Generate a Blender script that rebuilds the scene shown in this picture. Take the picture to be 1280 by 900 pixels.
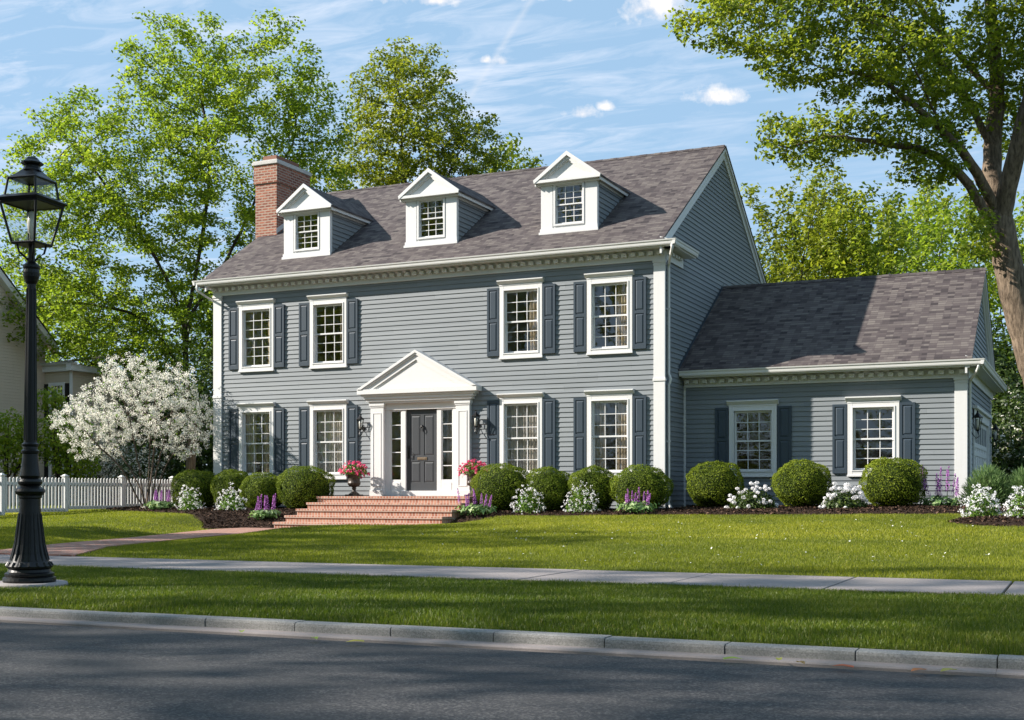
import bpy, math, random
import numpy as np
from mathutils import Vector, Matrix, noise as mnoise

for o in list(bpy.data.objects): bpy.data.objects.remove(o)
SC = bpy.context.scene
COL = SC.collection
R = math.radians
random.seed(7)
RNG = np.random.default_rng(11)

# ------------------------------------------------------------------ camera
YAW = 0.4344
cam = bpy.data.cameras.new('camera'); camo = bpy.data.objects.new('camera', cam); COL.objects.link(camo)
camo.location = (0, -27.91, 0); camo.rotation_euler = (R(90), 0, YAW)
cam.sensor_width = 36; cam.lens = 1556.2/1280*36; cam.shift_y = 165.65/1280
cam.clip_start = .1; cam.clip_end = 2000
SC.camera = camo
# ------------------------------------------------------------------ sun, sky, exposure
SUNV = Vector((2.1, 1.0, -1.38)).normalized()
sl = bpy.data.lights.new('sun', 'SUN'); sl.energy = 5.0; sl.angle = R(.55); sl.color = (1, .93, .845)
so = bpy.data.objects.new('sun', sl); COL.objects.link(so); so.rotation_euler = SUNV.to_track_quat('-Z', 'Y').to_euler(); so.location = (-30, -40, 40)
SC.view_settings.view_transform = 'Standard'; SC.view_settings.look = 'None'
SC.view_settings.exposure = 1.12; SC.view_settings.gamma = 1.0
SC.render.engine = 'CYCLES'
try:
    SC.cycles.max_bounces = 7; SC.cycles.diffuse_bounces = 2; SC.cycles.glossy_bounces = 3
    SC.cycles.transparent_max_bounces = 12; SC.cycles.transmission_bounces = 4
    SC.cycles.use_denoising = True; SC.cycles.sample_clamp_indirect = 6
except Exception: pass
W = bpy.data.worlds.new('World'); SC.world = W; W.use_nodes = True

class NT:
    def __init__(s, tree): s.t = tree; s.t.nodes.clear()
    def n(s, typ, props=None, **ins):
        nd = s.t.nodes.new(typ)
        for k, v in (props or {}).items(): setattr(nd, k, v)
        for k, v in ins.items():
            key = int(k[1:]) if k[0] == 'i' and k[1:].isdigit() else k.replace('_', ' ')
            sock = nd.inputs[key]
            if hasattr(v, 'is_output') or isinstance(v, bpy.types.NodeSocket): s.t.links.new(v, sock)
            elif isinstance(v, bpy.types.Node): s.t.links.new(v.outputs[0], sock)
            else: sock.default_value = v
        return nd
    def m(s, op, a, b=None, c=None, clamp=False):
        nd = s.t.nodes.new('ShaderNodeMath'); nd.operation = op; nd.use_clamp = clamp
        for i, v in enumerate((a, b, c)):
            if v is None: continue
            if isinstance(v, bpy.types.NodeSocket): s.t.links.new(v, nd.inputs[i])
            else: nd.inputs[i].default_value = v
        return nd.outputs[0]
    def ramp(s, fac, stops, interp='LINEAR'):
        nd = s.t.nodes.new('ShaderNodeValToRGB'); nd.color_ramp.interpolation = interp
        el = nd.color_ramp.elements
        while len(el) < len(stops): el.new(.5)
        for e, (p, c) in zip(el, stops): e.position = p; e.color = (*c, 1) if len(c) == 3 else c
        s.t.links.new(fac, nd.inputs[0]); return nd.outputs[0]
    def mix(s, fac, a, b, blend='MIX'):
        nd = s.t.nodes.new('ShaderNodeMix'); nd.data_type = 'RGBA'; nd.blend_type = blend
        for sock, v in ((nd.inputs[0], fac), (nd.inputs[6], a), (nd.inputs[7], b)):
            if isinstance(v, bpy.types.NodeSocket): s.t.links.new(v, sock)
            elif isinstance(v, (int, float)): sock.default_value = v
            else: sock.default_value = (*v, 1) if len(v) == 3 else v
        return nd.outputs[2]
    def link(s, a, b): s.t.links.new(a, b)

def cam_dir(u, v):
    X = (u-640)/1556.2; c, s_ = math.cos(YAW), math.sin(YAW)
    return Vector((X*c-s_, X*s_+c, (615.65-v)/1556.2)).normalized()

def build_world():
    t = NT(W.node_tree)
    sky = t.n('ShaderNodeTexSky', dict(sky_type='NISHITA', sun_disc=False, sun_elevation=R(30.7), sun_rotation=R(244.5), air_density=1.0, dust_density=.6, ozone_density=1.6, altitude=0))
    tc = t.n('ShaderNodeTexCoord'); d = tc.outputs['Generated']
    sep = t.n('ShaderNodeSeparateXYZ', Vector=d)
    el = sep.outputs['Z']
    # thin high cloud: project the direction on a plane far above
    inv = t.m('DIVIDE', 1.0, t.m('MAXIMUM', el, .05))
    px = t.m('MULTIPLY', sep.outputs['X'], inv); py = t.m('MULTIPLY', sep.outputs['Y'], inv)
    cv = t.n('ShaderNodeCombineXYZ', X=px, Y=py)
    mp = t.n('ShaderNodeMapping', Vector=cv.outputs[0], Rotation=(0, 0, R(38)), Scale=(.9, 2.3, 1))
    n1 = t.n('ShaderNodeTexNoise', Vector=mp.outputs[0], Scale=3.4, Detail=9, Roughness=.62, Distortion=.9)
    n2 = t.n('ShaderNodeTexNoise', Vector=cv.outputs[0], Scale=.9, Detail=3, Roughness=.5)
    w1 = t.ramp(n1.outputs[0], [(.44, (0, 0, 0)), (.78, (1, 1, 1))])
    w2 = t.ramp(n2.outputs[0], [(.34, (.15, .15, .15)), (.62, (1, 1, 1))])
    cx = t.m('ADD', .62, 0.0)
    cir = t.m('MULTIPLY', t.m('MULTIPLY', w1, w2), .66)
    # more veil towards the left of the view
    L = cam_dir(60, 120)
    dl = t.n('ShaderNodeVectorMath', dict(operation='DOT_PRODUCT'), i0=d, i1=tuple(L))
    left = t.ramp(dl.outputs['Value'], [(.86, (0, 0, 0)), (1.0, (1, 1, 1))])
    cir = t.m('MULTIPLY', cir, t.m('MULTIPLY_ADD', left, .9, .75), clamp=True)
    # the contrail: a thin band between two directions
    A, B = cam_dir(592, 114), cam_dir(664, 0)
    nrm = A.cross(B).normalized()
    dn = t.n('ShaderNodeVectorMath', dict(operation='DOT_PRODUCT'), i0=d, i1=tuple(nrm))
    band = t.m('SUBTRACT', 1.0, t.m('DIVIDE', t.m('ABSOLUTE', dn.outputs['Value']), .0035), clamp=True)
    mid = cam_dir(640, 40)
    dm = t.n('ShaderNodeVectorMath', dict(operation='DOT_PRODUCT'), i0=d, i1=tuple(mid))
    lim = t.ramp(dm.outputs['Value'], [(.9975, (0, 0, 0)), (.9992, (1, 1, 1))])
    nb = t.n('ShaderNodeTexNoise', Vector=d, Scale=55, Detail=4)
    trail = t.m('MULTIPLY', t.m('MULTIPLY', band, lim), t.m('MULTIPLY', nb.outputs[0], .62))
    # small cumulus
    nz = t.n('ShaderNodeTexNoise', Vector=d, Scale=42, Detail=7, Roughness=.6)
    nzc = t.m('SUBTRACT', nz.outputs[0], .5)
    puff = None
    for u, v, ru, rv in [(898, 123, 29, 14), (728, 143, 17, 10), (756, 134, 9, 6), (628, 78, 13, 8), (800, 12, 26, 16), (826, 6, 66, 36), (890, -30, 60, 40), (505, -6, 55, 15), (545, 2, 25, 10), (738, -4, 40, 8), (606, 76, 8, 6), (700, -10, 60, 12)]:
        c0 = cam_dir(u, v); right = Vector((math.cos(YAW), math.sin(YAW), 0)); up = right.cross(c0).normalized()
        a = t.n('ShaderNodeVectorMath', dict(operation='DOT_PRODUCT'), i0=d, i1=tuple(right*1556/ru))
        b = t.n('ShaderNodeVectorMath', dict(operation='DOT_PRODUCT'), i0=d, i1=tuple(up*1556/rv))
        fr = t.n('ShaderNodeVectorMath', dict(operation='DOT_PRODUCT'), i0=d, i1=tuple(c0))
        a1 = t.m('SUBTRACT', a.outputs['Value'], (right*1556/ru).dot(c0)); b1 = t.m('SUBTRACT', b.outputs['Value'], (up*1556/rv).dot(c0))
        # flatter base: squash what is below the centre
        b1 = t.m('MULTIPLY', b1, t.m('MULTIPLY_ADD', t.m('LESS_THAN', b1, 0.0), .7, 1.0))
        rr = t.m('SQRT', t.m('ADD', t.m('MULTIPLY', a1, a1), t.m('MULTIPLY', b1, b1)))
        k = t.m('SUBTRACT', 1.0, rr)
        k = t.m('MULTIPLY', t.m('ADD', k, t.m('MULTIPLY', nzc, 4.2)), .95, clamp=True)
        k = t.m('MULTIPLY', k, t.m('GREATER_THAN', fr.outputs['Value'], .5))
        puff = k if puff is None else t.m('MAXIMUM', puff, k)
    skyc = t.mix(.72, sky.outputs[0], (4.1, 6.4, 9.0))
    c = t.mix(cir, skyc, (8.4, 8.9, 10.0))
    c = t.mix(trail, c, (7.9, 8.2, 8.8))
    shade = t.ramp(nz.outputs[0], [(.38, (7.8, 7.9, 8.5)), (.6, (10.2, 9.8, 9.6))])
    shade_n = shade.node
    c = t.mix(t.m('MULTIPLY', puff, .93), c, shade)
    for e in shade_n.color_ramp.elements: e.color = (e.color[0], e.color[1], e.color[2], 1)
    bg = t.n('ShaderNodeBackground', Color=c, Strength=.0525)
    out = t.n('ShaderNodeOutputWorld', Surface=bg.outputs[0])
build_world()

# ------------------------------------------------------------------ materials
MATS = {}
def newmat(name):
    m = bpy.data.materials.new(name); m.use_nodes = True
    t = NT(m.node_tree); out = t.n('ShaderNodeOutputMaterial'); MATS[name] = m
    return m, t, out
def principled(t, out, color, rough=.6, spec=.4, metal=0, normal=None):
    p = t.n('ShaderNodeBsdfPrincipled', Roughness=rough, Metallic=metal)
    p.inputs['Specular IOR Level'].default_value = spec
    if isinstance(color, bpy.types.NodeSocket): t.link(color, p.inputs['Base Color'])
    else: p.inputs['Base Color'].default_value = (*color, 1)
    if normal is not None: t.link(normal, p.inputs['Normal'])
    t.link(p.outputs[0], out.inputs[0]); return p
def bump(t, h, strength=.3, dist=.01):
    return t.n('ShaderNodeBump', Strength=strength, Distance=dist, Height=h).outputs[0]
def objco(t): return t.n('ShaderNodeTexCoord').outputs['Object']
def uvco(t): return t.n('ShaderNodeTexCoord').outputs['UV']
def noise(t, vec, scale, detail=4, rough=.55): return t.n('ShaderNodeTexNoise', Vector=vec, Scale=scale, Detail=detail, Roughness=rough).outputs[0]

def mat_paint(name, col, rough=.5, var=.08, dirt=.0):
    m, t, out = newmat(name); v = objco(t)
    n = noise(t, v, 1.7, 5); n2 = noise(t, v, 45, 3)
    c = t.mix(t.m('MULTIPLY', t.m('SUBTRACT', n, .35, clamp=True), var*4), col, tuple(x*.86 for x in col))
    if dirt:
        mp = t.n('ShaderNodeMapping', Vector=v, Scale=(14, 14, .8)); nd = noise(t, mp.outputs[0], 1.0, 5, .65)
        c = t.mix(t.m('MULTIPLY', t.m('SUBTRACT', nd, .5, clamp=True), dirt*4, clamp=True), c, tuple(x*.62 for x in col))
    principled(t, out, c, rough, .35, 0, bump(t, n2, .12, .004)); return m
mat_paint('white_trim', (.64, .635, .625), .45, .1, .10)
mat_paint('siding', (.225, .262, .288), .62, .16, .22)
mat_paint('shutter_paint', (.038, .054, .072), .42, .1)
mat_paint('door_paint', (.052, .056, .062), .4, .1)
mat_paint('black_iron', (.0055, .0055, .006), .38, .2)
mat_paint('cream_siding', (.50, .43, .33), .6, .15, .2)
mat_paint('gutter_paint', (.63, .62, .60), .4, .1, .15)
mat_paint('foundation', (.24, .235, .225), .85, .3, .3)
mat_paint('plaster', (.30, .18, .10), .8, .2)
mat_paint('floor_wood', (.16, .09, .045), .5, .2)
mat_paint('bronze', (.06, .045, .035), .42, .3, .3)
mat_paint('brass', (.16, .12, .08), .35, .2)
mat_paint('far_wall_red', (.22, .10, .065), .8, .2)

m, t, out = newmat('lap_siding'); v = objco(t)
mp = t.n('ShaderNodeMapping', Vector=v, Scale=(1, 1, 0)); sep = t.n('ShaderNodeSeparateXYZ', Vector=v)
row = t.m('FLOOR', t.m('DIVIDE', sep.outputs['Z'], .118))
cc = t.n('ShaderNodeCombineXYZ', X=t.m('FLOOR', t.m('DIVIDE', t.m('ADD', sep.outputs['X'], t.m('MULTIPLY', row, 1.37)), 3.6)), Y=row)
jx = t.m('FRACT', t.m('DIVIDE', t.m('ADD', sep.outputs['X'], t.m('MULTIPLY', row, 1.37)), 3.6)); jl = t.m('LESS_THAN', jx, .0012)
wn = t.n('ShaderNodeTexWhiteNoise', dict(noise_dimensions='2D'), Vector=cc.outputs[0])
c = t.mix(wn.outputs[0], (.178, .196, .208), (.212, .231, .244))
g = t.n('ShaderNodeMapping', Vector=v, Scale=(2.5, 2.5, 60)); gn = noise(t, g.outputs[0], 1.2, 4)
c = t.mix(t.m('MULTIPLY', t.m('SUBTRACT', gn, .5, clamp=True), .9), c, (.15, .165, .175))
c = t.mix(t.m('MULTIPLY', jl, .7), c, (.05, .055, .06)); big = noise(t, v, .5, 4); c = t.mix(t.m('MULTIPLY', t.m('SUBTRACT', big, .45, clamp=True), .8), c, (.175, .19, .20))
principled(t, out, c, .6, .3, 0, bump(t, gn, .15, .004))

def mat_shingle(name, tones, mortar):
    m, t, out = newmat(name); v = uvco(t)
    b = t.n('ShaderNodeTexBrick', dict(offset=.37, offset_frequency=1, squash=1.0), Vector=v, Scale=1.0, Color1=(0, 0, 0, 1), Color2=(1, 1, 1, 1), Mortar=(.3, .3, .3, 1), Mortar_Size=.002, Mortar_Smooth=.1, Bias=0, Brick_Width=.17, Row_Height=.115)
    b2 = t.n('ShaderNodeTexBrick', dict(offset=.61, offset_frequency=2), Vector=v, Scale=1.0, Color1=(0, 0, 0, 1), Color2=(1, 1, 1, 1), Mortar=(.3, .3, .3, 1), Mortar_Size=.002, Brick_Width=.31, Row_Height=.115)
    n = noise(t, v, 1.1, 4); f = noise(t, v, 260, 2)
    k = t.m('ADD', t.m('MULTIPLY', b.outputs[0], .62), t.m('MULTIPLY', b2.outputs[0], .38))
    k = t.m('ADD', t.m('MULTIPLY', k, .8), t.m('MULTIPLY', f, .25))
    c = t.ramp(k, [(.12, tones[0]), (.42, tones[1]), (.85, tones[2])])
    c = t.mix(t.m('MULTIPLY', t.m('SUBTRACT', n, .5, clamp=True), .6), c, tuple(x*.72 for x in tones[1]))
    # course butt line
    sp = t.n('ShaderNodeSeparateXYZ', Vector=v); fr = t.m('FRACT', t.m('DIVIDE', sp.outputs['Y'], .115))
    line = t.m('LESS_THAN', fr, .22)
    c = t.mix(t.m('MULTIPLY', line, t.m('MULTIPLY_ADD', b.outputs[0], .3, .15)), c, tuple(x*.5 for x in tones[0]))
    h = t.m('ADD', t.m('MULTIPLY', t.m('SUBTRACT', 1.0, fr), .6), t.m('MULTIPLY', b.outputs[0], .5))
    h = t.m('ADD', h, t.m('MULTIPLY', f, .2))
    principled(t, out, c, .9, .2, 0, bump(t, h, .7, .012)); return m
mat_shingle('roof_shingle', [(.030, .025, .027), (.074, .061, .061), (.138, .120, .110)], None)

def mat_brick(name, c1, c2, mortar, w, h, ms=.008):
    m, t, out = newmat(name); v = uvco(t)
    b = t.n('ShaderNodeTexBrick', dict(offset=.5, offset_frequency=2), Vector=v, Scale=1.0, Color1=(*c1, 1), Color2=(*c2, 1), Mortar=(*mortar, 1), Mortar_Size=ms, Mortar_Smooth=.15, Bias=-.1, Brick_Width=w, Row_Height=h)
    n = noise(t, v, 3, 5); f = noise(t, v, 90, 3)
    c = t.mix(t.m('MULTIPLY', n, .5), b.outputs[0], tuple(x*.6 for x in c1))
    c = t.mix(t.m('MULTIPLY', t.m('SUBTRACT', f, .5, clamp=True), 1.4), c, (.5, .42, .36))
    h_ = t.m('ADD', t.m('MULTIPLY', t.m('SUBTRACT', 1.0, b.outputs['Fac']), 1.0), t.m('MULTIPLY', f, .3))
    principled(t, out, c, .85, .25, 0, bump(t, h_, .6, .008)); return m
mat_brick('chimney_brick', (.20, .055, .032), (.47, .165, .09), (.42, .33, .26), .215, .078, .016)
mat_brick('step_brick', (.32, .12, .075), (.58, .31, .21), (.52, .43, .36), .085, .15, .013)
mat_brick('path_brick', (.28, .12, .085), (.44, .22, .165), (.36, .31, .26), .22, .11, .010)
mat_brick('step_tread_brick', (.40, .17, .11), (.55, .28, .19), (.38, .32, .27), .21, .105, .008)

m, t, out = newmat('asphalt'); v = objco(t)
f = t.n('ShaderNodeTexVoronoi', Vector=v, Scale=95).outputs['Color']; f = t.n('ShaderNodeSeparateColor', Color=f).outputs[0]
n = noise(t, v, .8, 6, .6); n2 = noise(t, v, 14, 4)
mps = t.n('ShaderNodeMapping', Vector=v, Scale=(.25, 2.2, 1)); st = noise(t, mps.outputs[0], 1.2, 4)
c = t.ramp(t.m('MULTIPLY_ADD', f, .75, t.m('MULTIPLY', n2, .25)), [(.1, (.013, .013, .015)), (.55, (.031, .031, .034)), (.97, (.125, .12, .115))])
c = t.mix(t.m('MULTIPLY', t.m('SUBTRACT', n, .42, clamp=True), 2.2, clamp=True), c, (.024, .024, .026))
c = t.mix(t.m('MULTIPLY', t.m('SUBTRACT', st, .5, clamp=True), 1.8, clamp=True), c, (.052, .050, .049))
crv = t.n('ShaderNodeTexVoronoi', dict(feature='DISTANCE_TO_EDGE'), Vector=t.n('ShaderNodeVectorMath', dict(operation='ADD'), i0=v, i1=t.n('ShaderNodeVectorMath', dict(operation='SCALE'), i0=t.n('ShaderNodeTexNoise', Vector=v, Scale=1.6, Detail=5).outputs[1], Scale=.9).outputs[0]).outputs[0], Scale=.42).outputs[0]
c = t.mix(t.m('MULTIPLY', t.m('LESS_THAN', crv, .004), .6), c, (.018, .018, .02))
principled(t, out, c, .78, .4, 0, bump(t, t.m('ADD', f, t.m('MULTIPLY', n2, .5)), .9, .008))

def mat_concrete(name, col, speck=.5):
    m, t, out = newmat(name); v = objco(t)
    f = t.n('ShaderNodeTexVoronoi', Vector=v, Scale=130).outputs['Color']; f = t.n('ShaderNodeSeparateColor', Color=f).outputs[0]
    n = noise(t, v, 2.2, 6, .62); n2 = noise(t, v, .7, 3)
    c = t.mix(t.m('MULTIPLY', f, speck), col, tuple(x*.55 for x in col))
    c = t.mix(t.m('MULTIPLY', t.m('SUBTRACT', n, .45, clamp=True), 2.0, clamp=True), c, tuple(x*.68 for x in col))
    c = t.mix(t.m('MULTIPLY', t.m('SUBTRACT', n2, .5, clamp=True), 1.2, clamp=True), c, (col[0]*.75, col[1]*.78, col[2]*.7))
    principled(t, out, c, .85, .3, 0, bump(t, t.m('ADD', f, n), .4, .005)); return m
mat_concrete('kerb_stone', (.31, .30, .285), .9)
mat_concrete('sidewalk_concrete', (.285, .25, .24), .3)
mat_concrete('lamp_footing', (.38, .34, .33), .3)
mat_concrete('chimney_cap', (.55, .53, .50), .2)

m, t, out = newmat('soil_grass'); v = objco(t)
n = noise(t, v, 1.4, 6); n2 = noise(t, v, 60, 3)
c = t.mix(n2, (.04, .055, .006), (.11, .13, .015)); c = t.mix(t.m('MULTIPLY', t.m('SUBTRACT', n, .4, clamp=True), 1.5), c, (.09, .11, .02))
principled(t, out, c, .95, .1, 0, bump(t, n2, 1, .03))
m, t, out = newmat('mulch'); v = objco(t)
n2 = noise(t, v, 55, 4, .7); n = noise(t, v, 3, 4)
c = t.ramp(n2, [(.3, (.010, .006, .004)), (.55, (.045, .026, .018)), (.8, (.11, .065, .045))])
principled(t, out, c, .95, .15, 0, bump(t, n2, 1, .05))

def mat_leaf(name, stops, trans=.35, rough=.5, spec=.35, tint=None):
    m, t, out = newmat(name)
    a = t.n('ShaderNodeAttribute', dict(attribute_name='rnd')).outputs['Fac']
    c = t.ramp(a, stops)
    p = t.n('ShaderNodeBsdfPrincipled', Roughness=rough, Base_Color=c); p.inputs['Specular IOR Level'].default_value = spec
    tc = t.mix(.6, c, tint or (.9, 1.0, .25), 'MULTIPLY'); tb = t.mix(.5, tc, c)
    br = t.n('ShaderNodeHueSaturation', Value=1.7, Color=tb)
    tr = t.n('ShaderNodeBsdfTranslucent', Color=br.outputs[0])
    mx = t.n('ShaderNodeMixShader', i0=trans, i1=p.outputs[0], i2=tr.outputs[0]); t.link(mx.outputs[0], out.inputs[0]); return m
mat_leaf('leaf_maple', [(0, (.075, .125, .010)), (.5, (.175, .245, .018)), (1, (.30, .35, .032))], .5)
mat_leaf('leaf_olive', [(0, (.055, .085, .008)), (.5, (.18, .21, .016)), (1, (.32, .33, .030))], .42)
mat_leaf('leaf_oak', [(0, (.060, .098, .009)), (.5, (.17, .215, .018)), (1, (.32, .345, .032))], .5)
mat_leaf('leaf_dark', [(0, (.018, .036, .006)), (.6, (.045, .078, .012)), (1, (.10, .14, .022))], .25)
mat_leaf('leaf_box', [(0, (.045, .075, .006)), (.5, (.105, .150, .012)), (1, (.20, .24, .025))], .22, .62, .12)
mat_leaf('leaf_yellowbox', [(0, (.052, .080, .006)), (.5, (.120, .160, .011)), (1, (.24, .28, .024))], .22, .62, .12)
mat_leaf('leaf_pine', [(0, (.05, .10, .03)), (.6, (.12, .2, .07)), (1, (.22, .3, .12))], .25)
mat_leaf('leaf_hosta', [(0, (.05, .12, .03)), (.6, (.14, .24, .07)), (1, (.40, .48, .24))], .25)
mat_leaf('leaf_perennial', [(0, (.04, .10, .01)), (.6, (.10, .19, .02)), (1, (.18, .28, .04))], .3)
mat_leaf('petal_white', [(0, (.62, .60, .62)), (1, (.86, .85, .84))], .3, .6, .2, (1, 1, 1))
mat_leaf('petal_cream', [(0, (.60, .58, .50)), (1, (.84, .82, .76))], .3, .6, .2, (1, 1, 1))
mat_leaf('petal_purple', [(0, (.22, .06, .26)), (.6, (.42, .15, .46)), (1, (.58, .30, .62))], .3, .6, .2, (1, 1, 1))
mat_leaf('petal_pink', [(0, (.45, .02, .09)), (.6, (.68, .07, .19)), (1, (.80, .40, .48))], .3, .6, .2, (1, 1, 1))
mat_leaf('grass_near', [(0, (.032, .060, .005)), (.5, (.082, .122, .009)), (.9, (.16, .185, .017)), (1, (.26, .24, .07))], .38, .5)
mat_leaf('grass_far', [(0, (.085, .115, .007)), (.5, (.20, .222, .012)), (.93, (.32, .31, .022)), (1, (.42, .37, .10))], .38, .55)
mat_leaf('clover', [(0, (.6, .6, .5)), (1, (.8, .8, .75))], .2)
mat_leaf('curtain', [(0, (.50, .42, .31)), (1, (.58, .50, .38))], .5, .9, .1, (1, .95, .9))
mat_leaf('sheer', [(0, (.60, .54, .48)), (1, (.66, .60, .54))], .45, .9, .1, (1, .95, .9))
mat_leaf('dry_leaf', [(0, (.42, .10, .05)), (.5, (.5, .42, .08)), (1, (.30, .42, .05))], .3)
mat_leaf('mulch_chip', [(0, (.014, .008, .005)), (.7, (.06, .036, .024)), (1, (.16, .10, .07))], .0, .9, .1)
def mat_bark(name, c0, c1, sc=6):
    m, t, out = newmat(name); v = objco(t)
    mp = t.n('ShaderNodeMapping', Vector=v, Scale=(1, 1, .18)); n = noise(t, mp.outputs[0], sc*2.2, 6, .7); n2 = noise(t, v, .9, 3)
    c = t.ramp(n, [(.33, c0), (.66, c1)]); c = t.mix(t.m('MULTIPLY', t.m('SUBTRACT', n2, .45, clamp=True), 1.2), c, tuple(x*.6 for x in c0))
    principled(t, out, c, .9, .2, 0, bump(t, n, 1.0, .05)); return m
mat_bark('bark_dark', (.022, .017, .013), (.085, .068, .052))
mat_bark('bark_tan', (.055, .040, .028), (.27, .205, .145))
mat_bark('bark_grey', (.05, .038, .028), (.19, .145, .11), 9)

def schlick(t, nn, f0, k):
    g = t.n('ShaderNodeNewGeometry'); d = t.n('ShaderNodeVectorMath', dict(operation='DOT_PRODUCT'), i0=g.outputs['Incoming'], i1=nn if nn is not None else g.outputs['Normal'])
    a = t.m('SUBTRACT', 1.0, t.m('ABSOLUTE', d.outputs['Value']), clamp=True)
    return t.m('MULTIPLY_ADD', t.m('POWER', a, 5.0), k*(1-f0), f0, clamp=True)
m, t, out = newmat('window_glass')
v = objco(t); nb = noise(t, v, 1.8, 2)
nn = bump(t, nb, .035, .5)
gl = t.n('ShaderNodeBsdfGlossy', Roughness=.004, Color=(1, 1, 1, 1), Normal=nn)
tr = t.n('ShaderNodeBsdfTransparent', Color=(.90, .91, .90, 1))
fac = schlick(t, nn, .10, 1.0)
mx = t.n('ShaderNodeMixShader', i0=fac, i1=tr.outputs[0], i2=gl.outputs[0]); t.link(mx.outputs[0], out.inputs[0])
m, t, out = newmat('lantern_glass')
gl = t.n('ShaderNodeBsdfGlossy', Roughness=.03, Color=(1, 1, 1, 1)); tr = t.n('ShaderNodeBsdfTransparent', Color=(.93, .94, .93, 1))
fac = schlick(t, None, .05, .8)
mx = t.n('ShaderNodeMixShader', i0=fac, i1=tr.outputs[0], i2=gl.outputs[0]); t.link(mx.outputs[0], out.inputs[0])
m, t, out = newmat('frosted_glass')
principled(t, out, (.75, .72, .66), .25, .5)

# ------------------------------------------------------------------ object helpers
ORG = {}
def tag(o, label=None, cat=None, group=None, kind=None):
    if label: o['label'] = label
    if cat: o['category'] = cat
    if group: o['group'] = group
    if kind: o['kind'] = kind
    return o
def thing(name, label, cat, loc=(0, 0, 0), group=None):
    o = bpy.data.objects.new(name, None); COL.objects.link(o); o.location = loc; o.empty_display_size = .2
    ORG[o.name] = Vector(loc); return tag(o, label, cat, group)
def link(name, me, parent=None, loc=None):
    o = bpy.data.objects.new(name, me); COL.objects.link(o)
    if parent is not None: o.parent = parent
    elif loc is not None: o.location = loc
    ORG[o.name] = ORG[parent.name] if parent is not None else Vector(loc or (0, 0, 0))
    return o
class MB:
    """collects shapes in world coordinates; build() links them as one mesh"""
    def __init__(s): s.v = []; s.f = []
    def add(s, vs, fs):
        b = len(s.v); s.v += [tuple(p) for p in vs]; s.f += [tuple(b+i for i in f) for f in fs]; return s
    def box(s, x0, x1, y0, y1, z0, z1):
        x0, x1 = sorted((x0, x1)); y0, y1 = sorted((y0, y1)); z0, z1 = sorted((z0, z1))
        return s.add([(x0,y0,z0),(x1,y0,z0),(x1,y1,z0),(x0,y1,z0),(x0,y0,z1),(x1,y0,z1),(x1,y1,z1),(x0,y1,z1)],
                     [(0,3,2,1),(4,5,6,7),(0,1,5,4),(1,2,6,5),(2,3,7,6),(3,0,4,7)])
    def prism(s, poly, axis, a, b):
        """poly: 2D points; axis 'x': (y,z) extruded x a..b; 'y': (x,z) along y; 'z': (x,y) along z"""
        n = len(poly)
        f = {'x': lambda p, k: (k, p[0], p[1]), 'y': lambda p, k: (p[0], k, p[1]), 'z': lambda p, k: (p[0], p[1], k)}[axis]
        vs = [f(p, a) for p in poly]+[f(p, b) for p in poly]
        return s.add(vs, [tuple(range(n)), tuple(range(2*n-1, n-1, -1))]+[(i, i+n, (i+1) % n+n, (i+1) % n) for i in range(n)])
    def lathe(s, prof, cx, cy, z0=0, n=24, rot=0):
        b = len(s.v); m = len(prof)
        for r, z in prof:
            for i in range(n):
                a = 2*math.pi*i/n+rot; s.v.append((cx+r*math.cos(a), cy+r*math.sin(a), z0+z))
        for j in range(m-1):
            for i in range(n):
                k = (i+1) % n; s.f.append((b+j*n+i, b+j*n+k, b+(j+1)*n+k, b+(j+1)*n+i))
        s.f.append(tuple(b+i for i in reversed(range(n)))); s.f.append(tuple(b+(m-1)*n+i for i in range(n)))
        return s
    def tube(s, path, r, n=8):
        path = [Vector(p) for p in path]; rs = r if isinstance(r, (list, tuple)) else [r]*len(path)
        b = len(s.v)
        for i, p in enumerate(path):
            d = (path[min(i+1, len(path)-1)]-path[max(i-1, 0)]).normalized()
            ref = Vector((.31, .9, .3)).normalized() if abs(d.z) > .8 else Vector((0, 0, 1))
            u = d.cross(ref).normalized(); w = d.cross(u)
            for k in range(n):
                a = 2*math.pi*k/n; s.v.append(tuple(p+(u*math.cos(a)+w*math.sin(a))*rs[i]))
        for j in range(len(path)-1):
            for k in range(n):
                q = (k+1) % n; s.f.append((b+j*n+k, b+j*n+q, b+(j+1)*n+q, b+(j+1)*n+k))
        s.f.append(tuple(b+k for k in reversed(range(n)))); s.f.append(tuple(b+(len(path)-1)*n+k for k in range(n)))
        return s
    def build(s, name, mat, parent=None, loc=None, bevel=0, smooth=False):
        org = ORG[parent.name] if parent is not None else Vector(loc or (0, 0, 0))
        me = bpy.data.meshes.new(name)
        me.from_pydata([(p[0]-org.x, p[1]-org.y, p[2]-org.z) for p in s.v], [], s.f)
        me.validate(); me.update()
        nl = len(me.loops); co = np.empty(len(me.vertices)*3); me.vertices.foreach_get('co', co); co = co.reshape(-1, 3)+np.array(org)
        uv = me.uv_layers.new(name='UVMap'); buf = np.zeros((nl, 2))
        for p in me.polygons:
            n = p.normal
            if abs(n.z) > .98: T, Bv = np.array((1., 0, 0)), np.array((0, 1., 0))
            else:
                tx = Vector((0, 0, 1)).cross(n).normalized(); T, Bv = np.array(tx), np.array(n.cross(tx))
            for li in p.loop_indices:
                c = co[me.loops[li].vertex_index]; buf[li] = (c @ T, c @ Bv)
        uv.data.foreach_set('uv', buf.ravel())
        me.materials.append(MATS[mat])
        if smooth:
            me.shade_smooth()
        o = link(name, me, parent, loc)
        if bevel:
            md = o.modifiers.new('bevel', 'BEVEL'); md.width = bevel; md.segments = 2; md.limit_method = 'ANGLE'; md.harden_normals = False
        return o
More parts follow.
